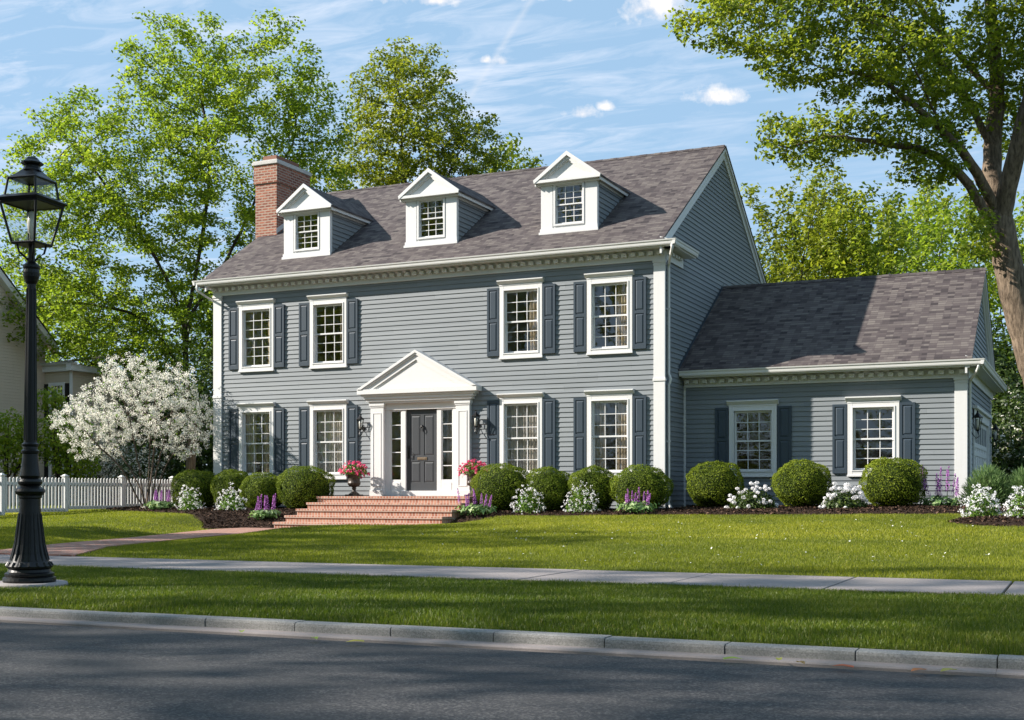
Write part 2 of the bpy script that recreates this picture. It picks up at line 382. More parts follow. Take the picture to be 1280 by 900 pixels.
def npmesh(name, V, F, mat, rnd=None, parent=None, loc=None, smooth=False):
    """V (n,3) world, F (m,k) uniform polygons, rnd (m,) per face"""
    org = np.array(ORG[parent.name] if parent is not None else (loc or (0, 0, 0)))
    me = bpy.data.meshes.new(name); V = np.asarray(V, dtype=np.float32)-org.astype(np.float32); F = np.asarray(F, dtype=np.int32)
    m, k = F.shape
    me.vertices.add(len(V)); me.vertices.foreach_set('co', V.ravel())
    me.loops.add(m*k); me.loops.foreach_set('vertex_index', F.ravel())
    me.polygons.add(m); me.polygons.foreach_set('loop_start', np.arange(0, m*k, k, dtype=np.int32))
    if smooth: me.polygons.foreach_set('use_smooth', np.ones(m, dtype=bool))
    me.update(calc_edges=True)
    if rnd is not None:
        at = me.attributes.new('rnd', 'FLOAT', 'FACE'); at.data.foreach_set('value', np.asarray(rnd, dtype=np.float32))
    me.materials.append(MATS[mat])
    return link(name, me, parent, loc)
def leaves(P, N, size, aspect=.55, fold=.25, rng=RNG, mult=1.0):
    """one folded diamond (two triangles) per point. P,N (n,3), size (n,)"""
    n = len(P); N = N/np.linalg.norm(N, axis=1, keepdims=True)
    a = rng.normal(size=(n, 3)); D = np.cross(N, a); D /= np.linalg.norm(D, axis=1, keepdims=True)+1e-9
    S = np.cross(N, D); L = size[:, None]
    base = P-D*L*.5; tip = P+D*L*.5
    l = P-S*L*aspect*.5+N*L*fold*.5-D*L*.08; r = P+S*L*aspect*.5+N*L*fold*.5-D*L*.08
    V = np.stack([base, l, tip, r], 1).reshape(-1, 3)
    i = np.arange(n)*4
    F = np.stack([np.stack([i, i+3, i+2], 1), np.stack([i, i+2, i+1], 1)], 1).reshape(-1, 3)
    return V, F
def join(parts):
    Vs, Fs, Rs, b = [], [], [], 0
    for V, F, r in parts:
        Vs.append(V); Fs.append(F+b); Rs.append(r); b += len(V)
    return np.concatenate(Vs), np.concatenate(Fs), np.concatenate(Rs)
def sines(x, y, seed, k=6, f0=.3, f1=2.0):
    g = np.random.default_rng(seed); o = 0
    for i in range(k):
        f = f0*(f1/f0)**(i/(k-1)); a = g.uniform(0, 6.28); o = o+np.sin((x*math.cos(a)+y*math.sin(a))*f*6.28+g.uniform(0, 6.28))/(1+i*.5)
    return o/2.2
def in_poly(x, y, poly):
    c = np.zeros(x.shape, bool); n = len(poly)
    for i in range(n):
        x0, y0 = poly[i]; x1, y1 = poly[(i+1) % n]
        if y0 == y1: continue
        c ^= ((y0 > y) != (y1 > y)) & (x < (x1-x0)*(y-y0)/(y1-y0)+x0)
    return c
def dist_poly(x, y, poly):
    d = np.full(x.shape, 1e9); n = len(poly)
    for i in range(n):
        ax, ay = poly[i]; bx, by = poly[(i+1) % n]; dx, dy = bx-ax, by-ay
        tt = np.clip(((x-ax)*dx+(y-ay)*dy)/(dx*dx+dy*dy), 0, 1)
        d = np.minimum(d, np.hypot(x-ax-tt*dx, y-ay-tt*dy))
    return d
def smooth_closed(poly, it=2):
    for _ in range(it):
        q = []
        for i in range(len(poly)):
            a, b = poly[i], poly[(i+1) % len(poly)]
            q += [(a[0]*.75+b[0]*.25, a[1]*.75+b[1]*.25), (a[0]*.25+b[0]*.75, a[1]*.25+b[1]*.75)]
        poly = q
    return poly

# ------------------------------------------------------------------ the ground
def shx(x): return .023*x+.144   # the street runs at a slight angle to the house
KB = -20.42      # back of the kerb
ZR = -.998      # road
PATH = [(-14.3,-15.12),(-15.5,-12.4),(-16.45,-9.5),(-17.3,-7.4),(-17.95,-5.8),(-18.42,-4.6),(-18.5,-3.42),(-13.2,-3.42),(-13.2,-4.9),(-14.4,-5.15),(-15.35,-5.9),(-15.75,-7.6),(-14.85,-10.5),(-13.95,-12.9),(-12.5,-15.08)]
LBED = [(-25.0,-1.35),(-23.6,-1.65),(-22.2,-2.1),(-20.6,-2.95),(-19.4,-3.85),(-18.55,-4.85),(-18.42,-3.4),(-17.66,-3.4),(-17.66,.1),(-22.0,.1),(-22.2,4),(-25.0,4)]
RBED = [(-13.34,-3.0),(-12.9,-2.35),(-12.0,-2.0),(-9,-2.05),(-6,-1.95),(-3,-2.0),(-1.2,-1.9),(-.6,.2),(-1.7,1.7),(-2.5,1.6),(-9.0,1.6),(-9.0,.1),(-13.34,.1)]
ISLE = [(-.6+1.65*math.cos(a)*(1+.08*math.sin(3*a)), -4.9+1.25*math.sin(a)) for a in [2*math.pi*i/22 for i in range(22)]]
def ground_z(x, y):
    x = np.asarray(x, float); y = np.asarray(y, float); y0_ = y
    y = y-shx(x)*np.clip((-y-6)/8.5, 0, 1)
    t = np.clip((y+14.9)/12.9, 0, 1.25)
    z = -.88+t*.35+.011*np.clip(x+12, 0, 12)*np.clip(t, 0, 1)
    z = z+.012*sines(x, y, 3, 4, .05, .25)*np.clip(t*3, 0, 1)
    d = np.where(in_poly(x, y0_, PATH), 0, dist_poly(x, y0_, PATH)); w = np.clip((d-.05)/1.7, 0, 1); w = w*w*(3-2*w)
    z = np.where((y > -14.9), (-.868)*(1-w)+z*w, z)
    z = np.where(y < -14.9, -.935+.042*np.clip((y-KB)/.35, 0, 1), z)
    z = np.where(y > 14, z-(y-14)*.004, z)
    z = np.where(y < KB-.05, -1.2, z); z = np.where(y < -31.0, -.93, z)
    return z
def gz(x, y): return float(ground_z(np.array([x]), np.array([y]))[0])
xs = np.concatenate([np.linspace(-260, -45, 20), np.arange(-44, -27, 1.0), np.arange(-27, 4, .22), np.linspace(4.2, 20, 12), np.linspace(30, 220, 14)])
ys = np.concatenate([np.linspace(-220, -34, 14), [-32, -31.05, -31.0, -25, KB-.06, KB-.04, KB+.15, KB+.36, -19.5, -18, -17, -16.6, -14.92, -14.88], np.arange(-14.6, 3, .22), np.arange(3.4, 20, .8), np.linspace(24, 420, 24)])
X, Y = np.meshgrid(xs, ys); Y = Y+shx(X)*np.clip((-Y-6)/8.5, 0, 1); Z = ground_z(X, Y); nx, ny = len(xs), len(ys)
idx = np.arange(nx*ny).reshape(ny, nx)
F = np.stack([idx[:-1, :-1], idx[:-1, 1:], idx[1:, 1:], idx[1:, :-1]], -1).reshape(-1, 4)
tag(npmesh('ground', np.stack([X, Y, Z], -1).reshape(-1, 3), F, 'soil_grass', smooth=True), kind='structure')
def shear(mb): mb.v = [(a, b+shx(a), c) for a, b, c in mb.v]
# road
mb = MB(); yy = np.linspace(-30.85, KB-.16-.22, 9)
for i in range(8):
    f = lambda y: ZR+.05*(1-((y+25.7)/5.2)**2)-.012
    mb.add([(-260, yy[i], f(yy[i])), (220, yy[i], f(yy[i])), (220, yy[i+1], f(yy[i+1])), (-260, yy[i+1], f(yy[i+1]))], [(0, 1, 2, 3)])
shear(mb); tag(mb.build('road', 'asphalt'), kind='structure')
# kerb: granite blocks with joints, gutter lip
def kerb(name, yb, sgn, x0, x1):
    mb = MB(); step = .775; x = x0; i = 0; rr = random.Random(5)
    while x < x1:
        w = step if -12 < x < 3 else step*8
        j = rr.uniform(-.004, .004); zt = -.925+rr.uniform(-.004, .004)
        y1 = yb; y0 = yb-sgn*(.15+j)
        prof = [(y1, -1.25), (y1, zt), (y0+sgn*.022, zt), (y0+sgn*.006, zt-.006), (y0, zt-.022), (y0-sgn*.006, -1.25)]
        if sgn < 0: prof = prof[::-1]
        mb.prism(prof, 'x', x+.004, x+w-.004); x += w; i += 1
    shear(mb); k = mb.build(name, 'kerb_stone'); tag(k, kind='structure')
    m2 = MB(); x = x0
    while x < x1:
        w = step*4 if -12 < x < 3 else step*16
        prof = [(yb-sgn*.15, ZR+.012), (yb-sgn*.245, ZR+.004), (yb-sgn*.255, ZR-.006), (yb-sgn*.255, -1.3), (yb-sgn*.14, -1.3)]
        if sgn < 0: prof = prof[::-1]
        m2.prism(prof, 'x', x+.001, x+w-.001); x += w
    shear(m2); tag(m2.build('gutter_strip', 'sidewalk_concrete'), kind='structure')
kerb('kerb', KB, 1, -100.05+.38, 60); kerb('kerb_opposite', -31.05, -1, -100, 60)
# sidewalk slabs
mb = MB(); x = -119.0-.18
while x < 80:
    w = 1.5 if -30 < x < 6 else 7.5
    mb.box(x+.011, x+w-.011, -16.62, -14.9, -1.0, -.868+random.uniform(-.002, .002)); x += w
shear(mb); tag(mb.build('sidewalk', 'sidewalk_concrete', bevel=.006), kind='structure')
mb = MB()
for q in range(20): mb.box(-119+q*10, -109+q*10, -16.60, -14.92, -1.0, -.90)
shear(mb); tag(mb.build('sidewalk_joint_bed', 'mulch'), kind='structure')
# brick path
def poly_sheet(name, poly, z, mat, cell=None):
    mb = MB(); n = len(poly)
    mb.prism(poly[::-1], 'z', z-.08, z) if False else mb.add([(p[0], p[1], z) for p in poly]+[(p[0], p[1], z-.12) for p in poly], [tuple(range(n))[::-1] if area(poly) < 0 else tuple(range(n))]+[(i, (i+1) % n, (i+1) % n+n, i+n) for i in range(n)])
    return mb.build(name, mat)
def area(p): return sum(p[i][0]*p[(i+1) % len(p)][1]-p[(i+1) % len(p)][0]*p[i][1] for i in range(len(p)))
tag(poly_sheet('path', PATH, -.845, 'path_brick'), kind='structure')
DRIVE = [(.5,-20.4),(4.2,-20.4),(4.2,10.5),(-2.25,10.5),(-2.25,2.2),(.5,.2)]
m_ = MB(); m_.add([(a, b, -.86+max(0, (b+14.9))*.0265 if True else 0) for a, b in [(.5,-14.9),(4.2,-14.9),(4.2,-2),(.5,-2)]]+[(.5,-2,-.515),(4.2,-2,-.515),(4.2,10.5,-.37),(.5,10.5,-.37),(-2.25,2.2,-.44),(-2.25,10.5,-.37),(.5,.6,-.46)], [(0,1,2,3),(4,5,6,7,10),(10,7,9,8)])
tag(m_.build('driveway', 'asphalt'), kind='structure')

def mulch(name, poly, mound, seed):
    px = [p[0] for p in poly]; py = [p[1] for p in poly]; st = .09
    gx = np.arange(min(px)-.1, max(px)+.2, st); gy = np.arange(min(py)-.1, max(py)+.2, st)
    X, Y = np.meshgrid(gx, gy); ins = in_poly(X, Y, poly); d = dist_poly(X, Y, poly)
    d = np.where(ins, d, -d)+.05*sines(X, Y, seed+9, 4, .5, 2)
    Z = ground_z(X, Y)+np.clip(d/.18, -1, 1)*.035+mound*np.clip(d/1.0, 0, 1)**.7+.012*sines(X, Y, seed, 6, .8, 5)
    n, m = X.shape; idx = np.arange(n*m).reshape(n, m)
    F = np.stack([idx[:-1, :-1], idx[:-1, 1:], idx[1:, 1:], idx[1:, :-1]], -1).reshape(-1, 4)
    keep = (d.ravel()[F] > -.12).all(1); F = F[keep]
    o = npmesh(name, np.stack([X, Y, Z], -1).reshape(-1, 3), F, 'mulch', smooth=True); tag(o, kind='structure')
    # bark chips
    N = int((max(px)-min(px))*(max(py)-min(py))*420); g = np.random.default_rng(seed)
    cx = g.uniform(min(px), max(px), N); cy = g.uniform(min(py), max(py), N); ok = in_poly(cx, cy, poly); cx, cy = cx[ok], cy[ok]
    dd = dist_poly(cx, cy, poly); cz = ground_z(cx, cy)+np.clip(dd/.18, 0, 1)*.035+mound*np.clip(dd, 0, 1)**.7+.012
    Nn = g.normal(size=(len(cx), 3))*.5; Nn[:, 2] += 1
    V, F = leaves(np.stack([cx, cy, cz], 1), Nn, g.uniform(.03, .09, len(cx)), .45, .2, g)
    tag(npmesh(name+'_chips', V, F, 'mulch_chip', np.repeat(g.random(len(cx)), 2)), 'loose dark bark chips lying in the '+('left planting bed' if seed == 1 else 'right planting bed' if seed == 2 else 'round island bed'), 'mulch', kind='stuff')
mulch('mulch_bed', LBED, .05, 1); mulch('mulch_bed', RBED, .05, 2); mulch('mulch_bed', ISLE, .06, 3)
LAMP = (-9.085, -19.16)

# ------------------------------------------------------------------ grass
def grass(name, region, dens, h, w, mat, seed, label, segs=1, ex=()):
    g = np.random.default_rng(seed); x0, x1, y0, y1 = region
    A = (x1-x0)*(y1-y0); n = int(A*dens); x = g.uniform(x0, x1, n); y = g.uniform(y0, y1, n)
    ok = np.ones(n, bool)
    # only what the view and a step aside can show
    if y1 < -9: y = y+shx(x)*(1 if y1 < -16 else np.clip((-y-9.5)/5.3, 0, 1))
    dx, dy = x, y+27.91; ang = np.degrees(np.arctan2(-dx, dy)); ok &= (ang > -7) & (ang < 54)
    for p in ex:
        ins = in_poly(x, y, p); dd = dist_poly(x, y, p); ok &= ~(ins & (dd > g.uniform(-.01, .07, n)))
    ok &= ~((np.hypot(x-LAMP[0], y-LAMP[1])) < .335)
    x, y = x[ok], y[ok]; n = len(x); z = ground_z(x, y)
    cl = sines(x, y, seed+1, 7, .4, 4); cl2 = sines(x, y, seed+2, 5, .08, .6)
    H = h*(g.uniform(.55, 1.15, n))*(1+.22*cl)*np.where(g.random(n) < .03, 1.35, 1); Wd = w*g.uniform(.7, 1.3, n)
    a = g.uniform(0, 6.283, n); t = g.uniform(0, 6.283, n); lean = g.uniform(.1, .75, n)*H
    rx, ry = np.cos(a)*Wd, np.sin(a)*Wd; lx, ly = np.cos(t)*lean, np.sin(t)*lean
    rnd = np.clip(.42+.25*cl2+.12*cl+g.normal(0, .17, n), 0, .97); rnd = np.where(g.random(n) < .018, 1.0, rnd)
    B0 = np.stack([x-rx, y-ry, z-.01], 1); B1 = np.stack([x+rx, y+ry, z-.01], 1)
    T = np.stack([x+lx, y+ly, z+H*.93], 1)
    if segs == 1:
        V = np.stack([B0, B1, T], 1).reshape(-1, 3); i = np.arange(n)*3; F = np.stack([i, i+1, i+2], 1); r = rnd
    else:
        M0 = np.stack([x-rx*.8+lx*.3, y-ry*.8+ly*.3, z+H*.55], 1); M1 = np.stack([x+rx*.8+lx*.3, y+ry*.8+ly*.3, z+H*.55], 1)
        V = np.stack([B0, B1, M0, M1, T], 1).reshape(-1, 3); i = np.arange(n)*5
        F = np.stack([np.stack([i, i+1, i+3], 1), np.stack([i, i+3, i+2], 1), np.stack([i+2, i+3, i+4], 1)], 1).reshape(-1, 3); r = np.repeat(rnd, 3)
    tag(npmesh(name, V, F, mat, r), label, 'grass', kind='stuff')
STEPS = [(-17.64,-3.42),(-13.36,-3.42),(-13.36,0),(-17.64,0)]
HOUSEP = [(-22.1,-.02),(-9.0,-.02),(-9.0,1.4),(-2.4,1.4),(-2.4,9),(-9,10.3),(-22.1,10.3)]
EX = (PATH, LBED, RBED, ISLE, STEPS, HOUSEP)
grass('verge_grass', (-15, 3, KB+.01, -16.58), 5200, .040, .0024, 'grass_near', 21, 'dense mown grass on the verge between the kerb and the sidewalk', 2)
grass('lawn_grass', (-23, 3, -14.93, -9.5), 2100, .036, .0042, 'grass_far', 22, 'front lawn grass just beyond the sidewalk', 1, EX)
grass('lawn_grass', (-26, 3, -9.5, -1.2), 1250, .034, .0062, 'grass_far', 23, 'sunlit lawn grass in front of the planting beds', 1, EX)
grass('side_grass', (-42, -24, -12, 14), 380, .055, .010, 'grass_far', 24, 'lawn grass around and behind the white picket fence', 1, EX)
g = np.random.default_rng(5); n = 420
x = g.uniform(-12, -1, n); y = g.uniform(-14.6, -3, n); k = np.hypot((x+5)/5, (y+9.5)/5) < 1; x, y = x[k], y[k]
Nn = g.normal(size=(len(x), 3))*.3; Nn[:, 2] += 1
parts = []
for q in range(3):
    V, F = leaves(np.stack([x, y, ground_z(x, y)+.052], 1), Nn, g.uniform(.012, .035, len(x)), .8, .1, g); parts.append((V, F, np.repeat(g.random(len(x)), 2)))
V, F, r = join(parts); tag(npmesh('clover_blossoms', V, F, 'clover', r), 'tiny white clover blossoms scattered over the sunlit right lawn', 'clover', kind='stuff')

# ------------------------------------------------------------------ the house
EXP = .118
def siding(mb, along, fixed, out, z0, z1, rng_fn, holes=()):
    """lap siding. along 'x' or 'y'; fixed plane coord; out +-1 direction; rng_fn(z)->(a,b) or None"""
    n = int(round((z1-z0)/EXP)); e = (z1-z0)/n
    for i in range(n):
        za, zb = z0+i*e, z0+(i+1)*e; ra, rb = rng_fn(za+.001), rng_fn(zb-.001)
        if ra is None: continue
        if rb is None: rb = ((ra[0]+ra[1])/2,)*2
        cuts = sorted([(h[0], h[1]) for h in holes if h[2] < zb and h[3] > za])
        segs = []; a0, b0 = ra[0], rb[0]
        for h0, h1 in cuts:
            segs.append((a0, h0, b0, h0)); a0 = b0 = h1
        segs.append((a0, ra[1], b0, rb[1]))
        for la, lb, ua, ub in segs:
            if lb-la < .005: continue
            ys = (fixed+out*.024, fixed+out*.004, fixed)
            P = (lambda s, y, z: (s, y, z)) if along == 'x' else (lambda s, y, z: (y, s, z))
            vs = [P(la, ys[0], za), P(lb, ys[0], za), P(lb if ub == lb else lb, ys[0], za+.001), P(ub, ys[1], zb), P(ua, ys[1], zb), P(la, ys[2]+out*.003, za), P(lb, ys[2]+out*.003, za)]
            flip = (along == 'x') == (out < 0)
            q = [(0, 1, 3, 4), (5, 6, 1, 0)]
            mb.add([vs[0], vs[1], vs[3], vs[4], vs[5], vs[6]], [(0, 1, 2, 3), (4, 5, 1, 0)] if flip else [(3, 2, 1, 0), (0, 1, 5, 4)])

XL, XR = -22.05, -9.01; YB = 10.1; YRD = 5.05; M = .642
GX = -2.48; GY = 1.45; GYB = 8.7; GRD = 5.07
house = thing('colonial_house', 'grey clapboard two storey colonial house with three roof dormers, brick chimney and low right wing', 'house', (-15.53, 0, -.6))
UPW = [-20.62, -18.30, -12.69, -10.37]
DCX = -15.5
holes = [(c-.46, c+.46, 3.44, 4.99) for c in UPW]+[(c-.46, c+.46, .49, 2.19) for c in UPW]+[(DCX-1.05, DCX+1.05, -.3, 2.25)]
mb = MB()
siding(mb, 'x', 0, -1, -.42, 5.50, lambda z: (XL+.2, XR-.2), holes)
def side_rng(z):
    if z < 5.9: return (0.0, YB)
    a = (z-5.83)/M-.45; b = YRD+(YRD-a)
    return (max(a, 0), min(b, YB)) if a < YRD-.05 else None
siding(mb, 'y', XR, 1, -.42, 9.20, side_rng)
siding(mb, 'y', XL, -1, -.42, 9.20, side_rng)
siding(mb, 'x', YB, 1, -.42, 5.9, lambda z: (XL, XR))
gh = [(c-.45, c+.45, .51, 1.95) for c in (-7.28, -4.49)]
siding(mb, 'x', GY, -1, -.30, 2.60, lambda z: (XR+.03, GX-.22), gh)
def gside(z):
    if z < 2.6: return (GY, GYB)
    a = (z-2.95)/M+1.0; return (max(a, GY), min(GRD*2-a, GYB)) if a < GRD-.05 else None
siding(mb, 'y', GX, 1, -.30, 5.40, gside, [(2.95, 7.75, -1, 1.95)])
siding(mb, 'x', GYB, 1, -.30, 2.6, lambda z: (XR, GX))
mb.build('clapboard_wall', 'lap_siding', house)
mb = MB()
mb.box(XL+.03, XR-.02, .02, .25, -1.0, -.40).box(XR-.25, XR-.02, .02, YB-.02, -1.0, -.40).box(XL+.03, XL+.25, .02, YB-.02, -1.0, -.40).box(XL+.03, XR-.03, YB-.2, YB-.02, -1, -.4)
mb.box(XR+.02, GX-.02, GY+.02, GY+.2, -1, -.28).box(GX-.2, GX-.02, GY+.02, GYB-.02, -1, -.37)
mb.build('foundation', 'foundation', house)
# interior shell so that the windows look into rooms
mb = MB()
mb.box(XL+.1, XR-.1, 3.9, 4.0, -.3, 5.6).box(XL+.1, XR-.1, .12, 3.9, 2.62, 2.90).box(XL+.1, XR-.1, .12, 3.9, 5.48, 5.56)
for x in (-21.95, -17.1, -14.0, -9.2): mb.box(x-.05, x+.05, .12, 3.9, 0, 5.5)
mb.box(-9.0+.05, GX-.1, 4.6, 4.7, -.3, 2.6).box(XR+.05, GX-.1, GY+.1, 4.6, 2.5, 2.58).box(GX-.28, GX-.2, GY+.1, 4.6, -.3, 2.5).box(-5.95, -5.87, GY+.1, 4.6, -.3, 2.5)
for x0, x1, z0, z1 in [(XL+.1, DCX-1.1, -.3, 5.5), (DCX+1.1, XR-.1, -.3, 5.5), (DCX-1.1, DCX+1.1, 2.3, 5.5)]: pass
mb.build('room_walls', 'plaster', house)
mb = MB(); mb.box(XL+.1, XR-.1, .12, 3.9, -.10, 0).box(XL+.1, XR-.1, .12, 3.9, 2.90, 2.94).box(XR+.05, GX-.1, GY+.1, 4.6, -.3, -.2); mb.build('room_floor', 'floor_wood', house)

def curtain(x0, x1, z0, z1, y, seed, mat, par, name='curtain'):
    n = 60; g = random.Random(seed); ph = g.uniform(0, 6); vs = []; fs = []
    for i in range(n+1):
        s = i/n; x = x0+(x1-x0)*s; d = .022*math.sin(s*(x1-x0)*75+ph)+.012*math.sin(s*(x1-x0)*37+ph*2)
        vs += [(x, y+d, z0), (x, y+d*.6, z1)]
    for i in range(n): fs.append((2*i, 2*i+2, 2*i+3, 2*i+1))
    m_ = MB(); m_.add(vs, fs); return m_.build(name, mat, par, smooth=True)

def window(par, cx, g0, g1, yw, gw=.41, cas=.575, bot=.165, top=.20, head=.10, rows=3, cols=3, curt=None, seed=0, flat=False, rail=None):
    """double hung sash window on the plane y=yw facing -y"""
    f = MB(); ins = gw+.05; zb, zt = g0-bot, g1+top
    f.box(cx-cas, cx-ins, yw-.055, yw+.02, zb, zt).box(cx+ins, cx+cas, yw-.055, yw+.02, zb, zt)
    f.box(cx-ins, cx+ins, yw-.053, yw+.02, g1+.05, zt).box(cx-ins, cx+ins, yw-.053, yw+.02, zb, g0-.05)
    f.box(cx-cas-.012, cx+cas+.012, yw-.075, yw, zb-.03, zb+.012)
    # raised inner bead and jamb reveal
    for s in (-1, 1): f.box(cx+s*(ins-.004), cx+s*(ins+.028), yw-.068, yw+.10, g0-.075, g1+.075)
    f.box(cx-ins-.02, cx+ins+.02, yw-.067, yw+.10, g1+.048, g1+.076); f.box(cx-ins-.02, cx+ins+.02, yw-.067, yw+.10, g0-.074, g0-.048)
    if head:
        prof = [(yw, zt), (yw-.06, zt), (yw-.07, zt+.02), (yw-.085, zt+.03), (yw-.115, zt+head*.6), (yw-.135, zt+head*.75), (yw-.135, zt+head), (yw, zt+head+.012)]
        f.prism(prof, 'x', cx-cas-.045, cx+cas+.045)
        f.box(cx-cas-.006, cx+cas+.006, yw-.064, yw-.002, zt-.03, zt-.002)
    win = f.build('window', 'white_trim', par, bevel=.004)
    zm = (g0+g1)/2; s = MB()
    for (a, b, yy) in ((zm, g1, yw+.015), (g0, zm, yw+.045)):
        s.box(cx-ins+.002, cx-gw, yy, yy+.03, a-.04, b+.045).box(cx+gw, cx+ins-.002, yy, yy+.03, a-.04, b+.045)
        s.box(cx-gw, cx+gw, yy+.001, yy+.029, b, b+.045) if b == g1 else s.box(cx-gw, cx+gw, yy+.001, yy+.029, b-.018, b+.02)
        s.box(cx-gw, cx+gw, yy+.001, yy+.029, a-.045, a) if a == g0 else s.box(cx-gw, cx+gw, yy+.001, yy+.029, a-.02, a+.02)
        for k in range(1, cols): x = cx-gw+2*gw*k/cols; s.box(x-.009, x+.009, yy+.004, yy+.026, a, b)
        for k in range(1, rows): z = a+(b-a)*k/rows; s.box(cx-gw, cx+gw, yy+.005, yy+.025, z-.009, z+.009)
    s.build('sash', 'white_trim', win, bevel=.003)
    gmb = MB()
    for (a, b, yy) in ((zm, g1, yw+.030), (g0, zm, yw+.060)):
        gmb.add([(cx-gw, yy, a), (cx+gw, yy, a), (cx+gw, yy, b), (cx-gw, yy, b)], [(0, 1, 2, 3)])
    gmb.build('glass', 'window_glass', win)
    if curt == 'full': curtain(cx-gw-.04, cx+gw+.04, g0-.06, g1+.06, yw+.15, seed, 'sheer', win)
    elif curt:
        for c in curt:
            a, b = {'R': (cx+gw*.30, cx+gw+.06), 'L': (cx-gw-.06, cx-gw*.42), 'r': (cx+gw*.62, cx+gw+.06)}[c]
            curtain(a, b, g0-.06, g1+.06, yw+.17, seed+ord(c), 'curtain', win)
    return win
def shutter(par, x0, x1, z0, z1, yw):
    s = MB(); zm = (z0+z1)/2+.03; st = .055
    s.box(x0, x1, yw-.040, yw-.020, z0, z1)
    s.box(x0, x0+st, yw-.058, yw-.040, z0, z1).box(x1-st, x1, yw-.058, yw-.040, z0, z1)
    for a, b in ((z0, z0+.115), (zm-.04, zm+.03), (z1-.06, z1)): s.box(x0+st, x1-st, yw-.057, yw-.040, a, b)
    for a, b in ((z0+.115, zm-.04), (zm+.03, z1-.06)):
        xa, xb = x0+st+.016, x1-st-.016; a2, b2 = a+.018, b-.018; d = .028
        s.add([(xa, yw-.041, a2), (xb, yw-.041, a2), (xb, yw-.041, b2), (xa, yw-.041, b2), (xa+d, yw-.054, a2+d), (xb-d, yw-.054, a2+d), (xb-d, yw-.054, b2-d), (xa+d, yw-.054, b2-d)],
              [(4, 5, 6, 7), (0, 1, 5, 4), (1, 2, 6, 5), (2, 3, 7, 6), (3, 0, 4, 7)])
    return s.build('shutter', 'shutter_paint', par, bevel=.003)
curtU = ['Rl' and 'r', 'r', 'R', 'R']; curtL = ['LR', 'full', 'full', 'LR']
for i, c in enumerate(UPW):
    window(house, c, 3.49, 4.94, 0, curt=curtU[i], seed=i*3+1)
    window(house, c, .54, 2.14, 0, curt=curtL[i], seed=i*5+2)
    for z0, z1 in ((3.385, 5.075), (.42, 2.28)):
        shutter(house, c-.575-.345, c-.575-.012, z0, z1, -.003); shutter(house, c+.575+.012, c+.575+.345, z0, z1, -.003)
for i, c in enumerate((-7.28, -4.49)):
    window(house, c, .56, 1.90, GY, cas=.575, top=.19, seed=40+i, head=.11)
    shutter(house, c-.575-.345, c-.575-.012, .44, 2.04, GY-.003); shutter(house, c+.575+.012, c+.575+.345, .44, 2.04, GY-.003)
# corner pilasters
def pilaster(x0, x1, y0, y1, z0, z1, belt=None):
    p = MB(); p.box(x0, x1, y0, y1, z0, z1-.12)
    p.box(x0-.012, x1+.012, y0-.012, y1+.01, z1-.12, z1-.09).box(x0-.004, x1+.004, y0-.004, y1+.005, z1-.09, z1-.055).box(x0-.022, x1+.022, y0-.022, y1+.02, z1-.055, z1-.002)
    if belt is not None: p.box(x0-.018, x1+.018, y0-.018, y1+.015, belt-.03, belt+.03).box(x0-.008, x1+.008, y0-.008, y1+.008, belt+.03, belt+.055)
    return p.build('pilaster', 'white_trim', house, bevel=.005)
pilaster(-9.27, -8.99, -.05, .012, -.55, 5.44, 2.64)
pilaster(-22.07, -21.79, -.05, .012, -.55, 5.44, 2.64)
pilaster(GX-.25, GX+.02, GY-.05, GY+.05, -.42, 2.56)
mb = MB(); mb.box(XR+.02, XR+.07, GY-.03, GY+.01, -.42, 2.55); mb.build('corner_board', 'white_trim', house)
mb = MB(); mb.box(GX-.01, GX+.03, GYB-.12, GYB+.02, -.42, 2.5); mb.build('corner_board', 'white_trim', house)
# front cornice with dentils, gutter
def cornice(x0, x1, yw, zf, zs, zg, rx0, rx1, name='cornice'):
    """frieze from zf up to soffit zs; gutter top zg"""
    c = MB(); c.box(x0, x1, yw-.045, yw+.02, zf, zs)
    c.box(x0-.004, x1+.004, yw-.062, yw-.045, zf, zf+.035)
    c.box(x0-.02, x1+.02, yw-.075, yw-.045, zs-.045, zs)
    c.box(rx0+.05, rx1-.05, yw-.36, yw+.02, zs, zs+.05)          # soffit
    c.prism([(yw-.045, zs-.03), (yw-.16, zs-.002), (yw-.045, zs-.002)], 'x', x0, x1)
    c.box(rx0+.05, rx1-.05, yw-.385, yw-.36, zs-.01, zg-.05)     # fascia
    n = int(round((x1-x0)/.2165)); st = (x1-x0)/n
    for i in range(n):
        a = x0+(i+.5)*st; c.box(a-.060, a+.060, yw-.165, yw-.046, zs-.135, zs-.047)
    co = c.build(name, 'white_trim', house, bevel=.003)
    g = MB(); prof = [(yw-.386, zg-.125), (yw-.44, zg-.125), (yw-.452, zg-.10), (yw-.458, zg-.05), (yw-.475, zg-.03), (yw-.482, zg), (yw-.47, zg), (yw-.386, zg-.02)]
    g.prism(prof, 'x', rx0, rx1); g.build('gutter', 'gutter_paint', house)
    return co
cornice(XL-.02, XR+.02, 0, 5.44, 5.69, 5.835, -22.42, -8.60)
cornice(XR+.03, GX+.02, GY, 2.555, 2.775, 2.925, XR+.03, -2.08)
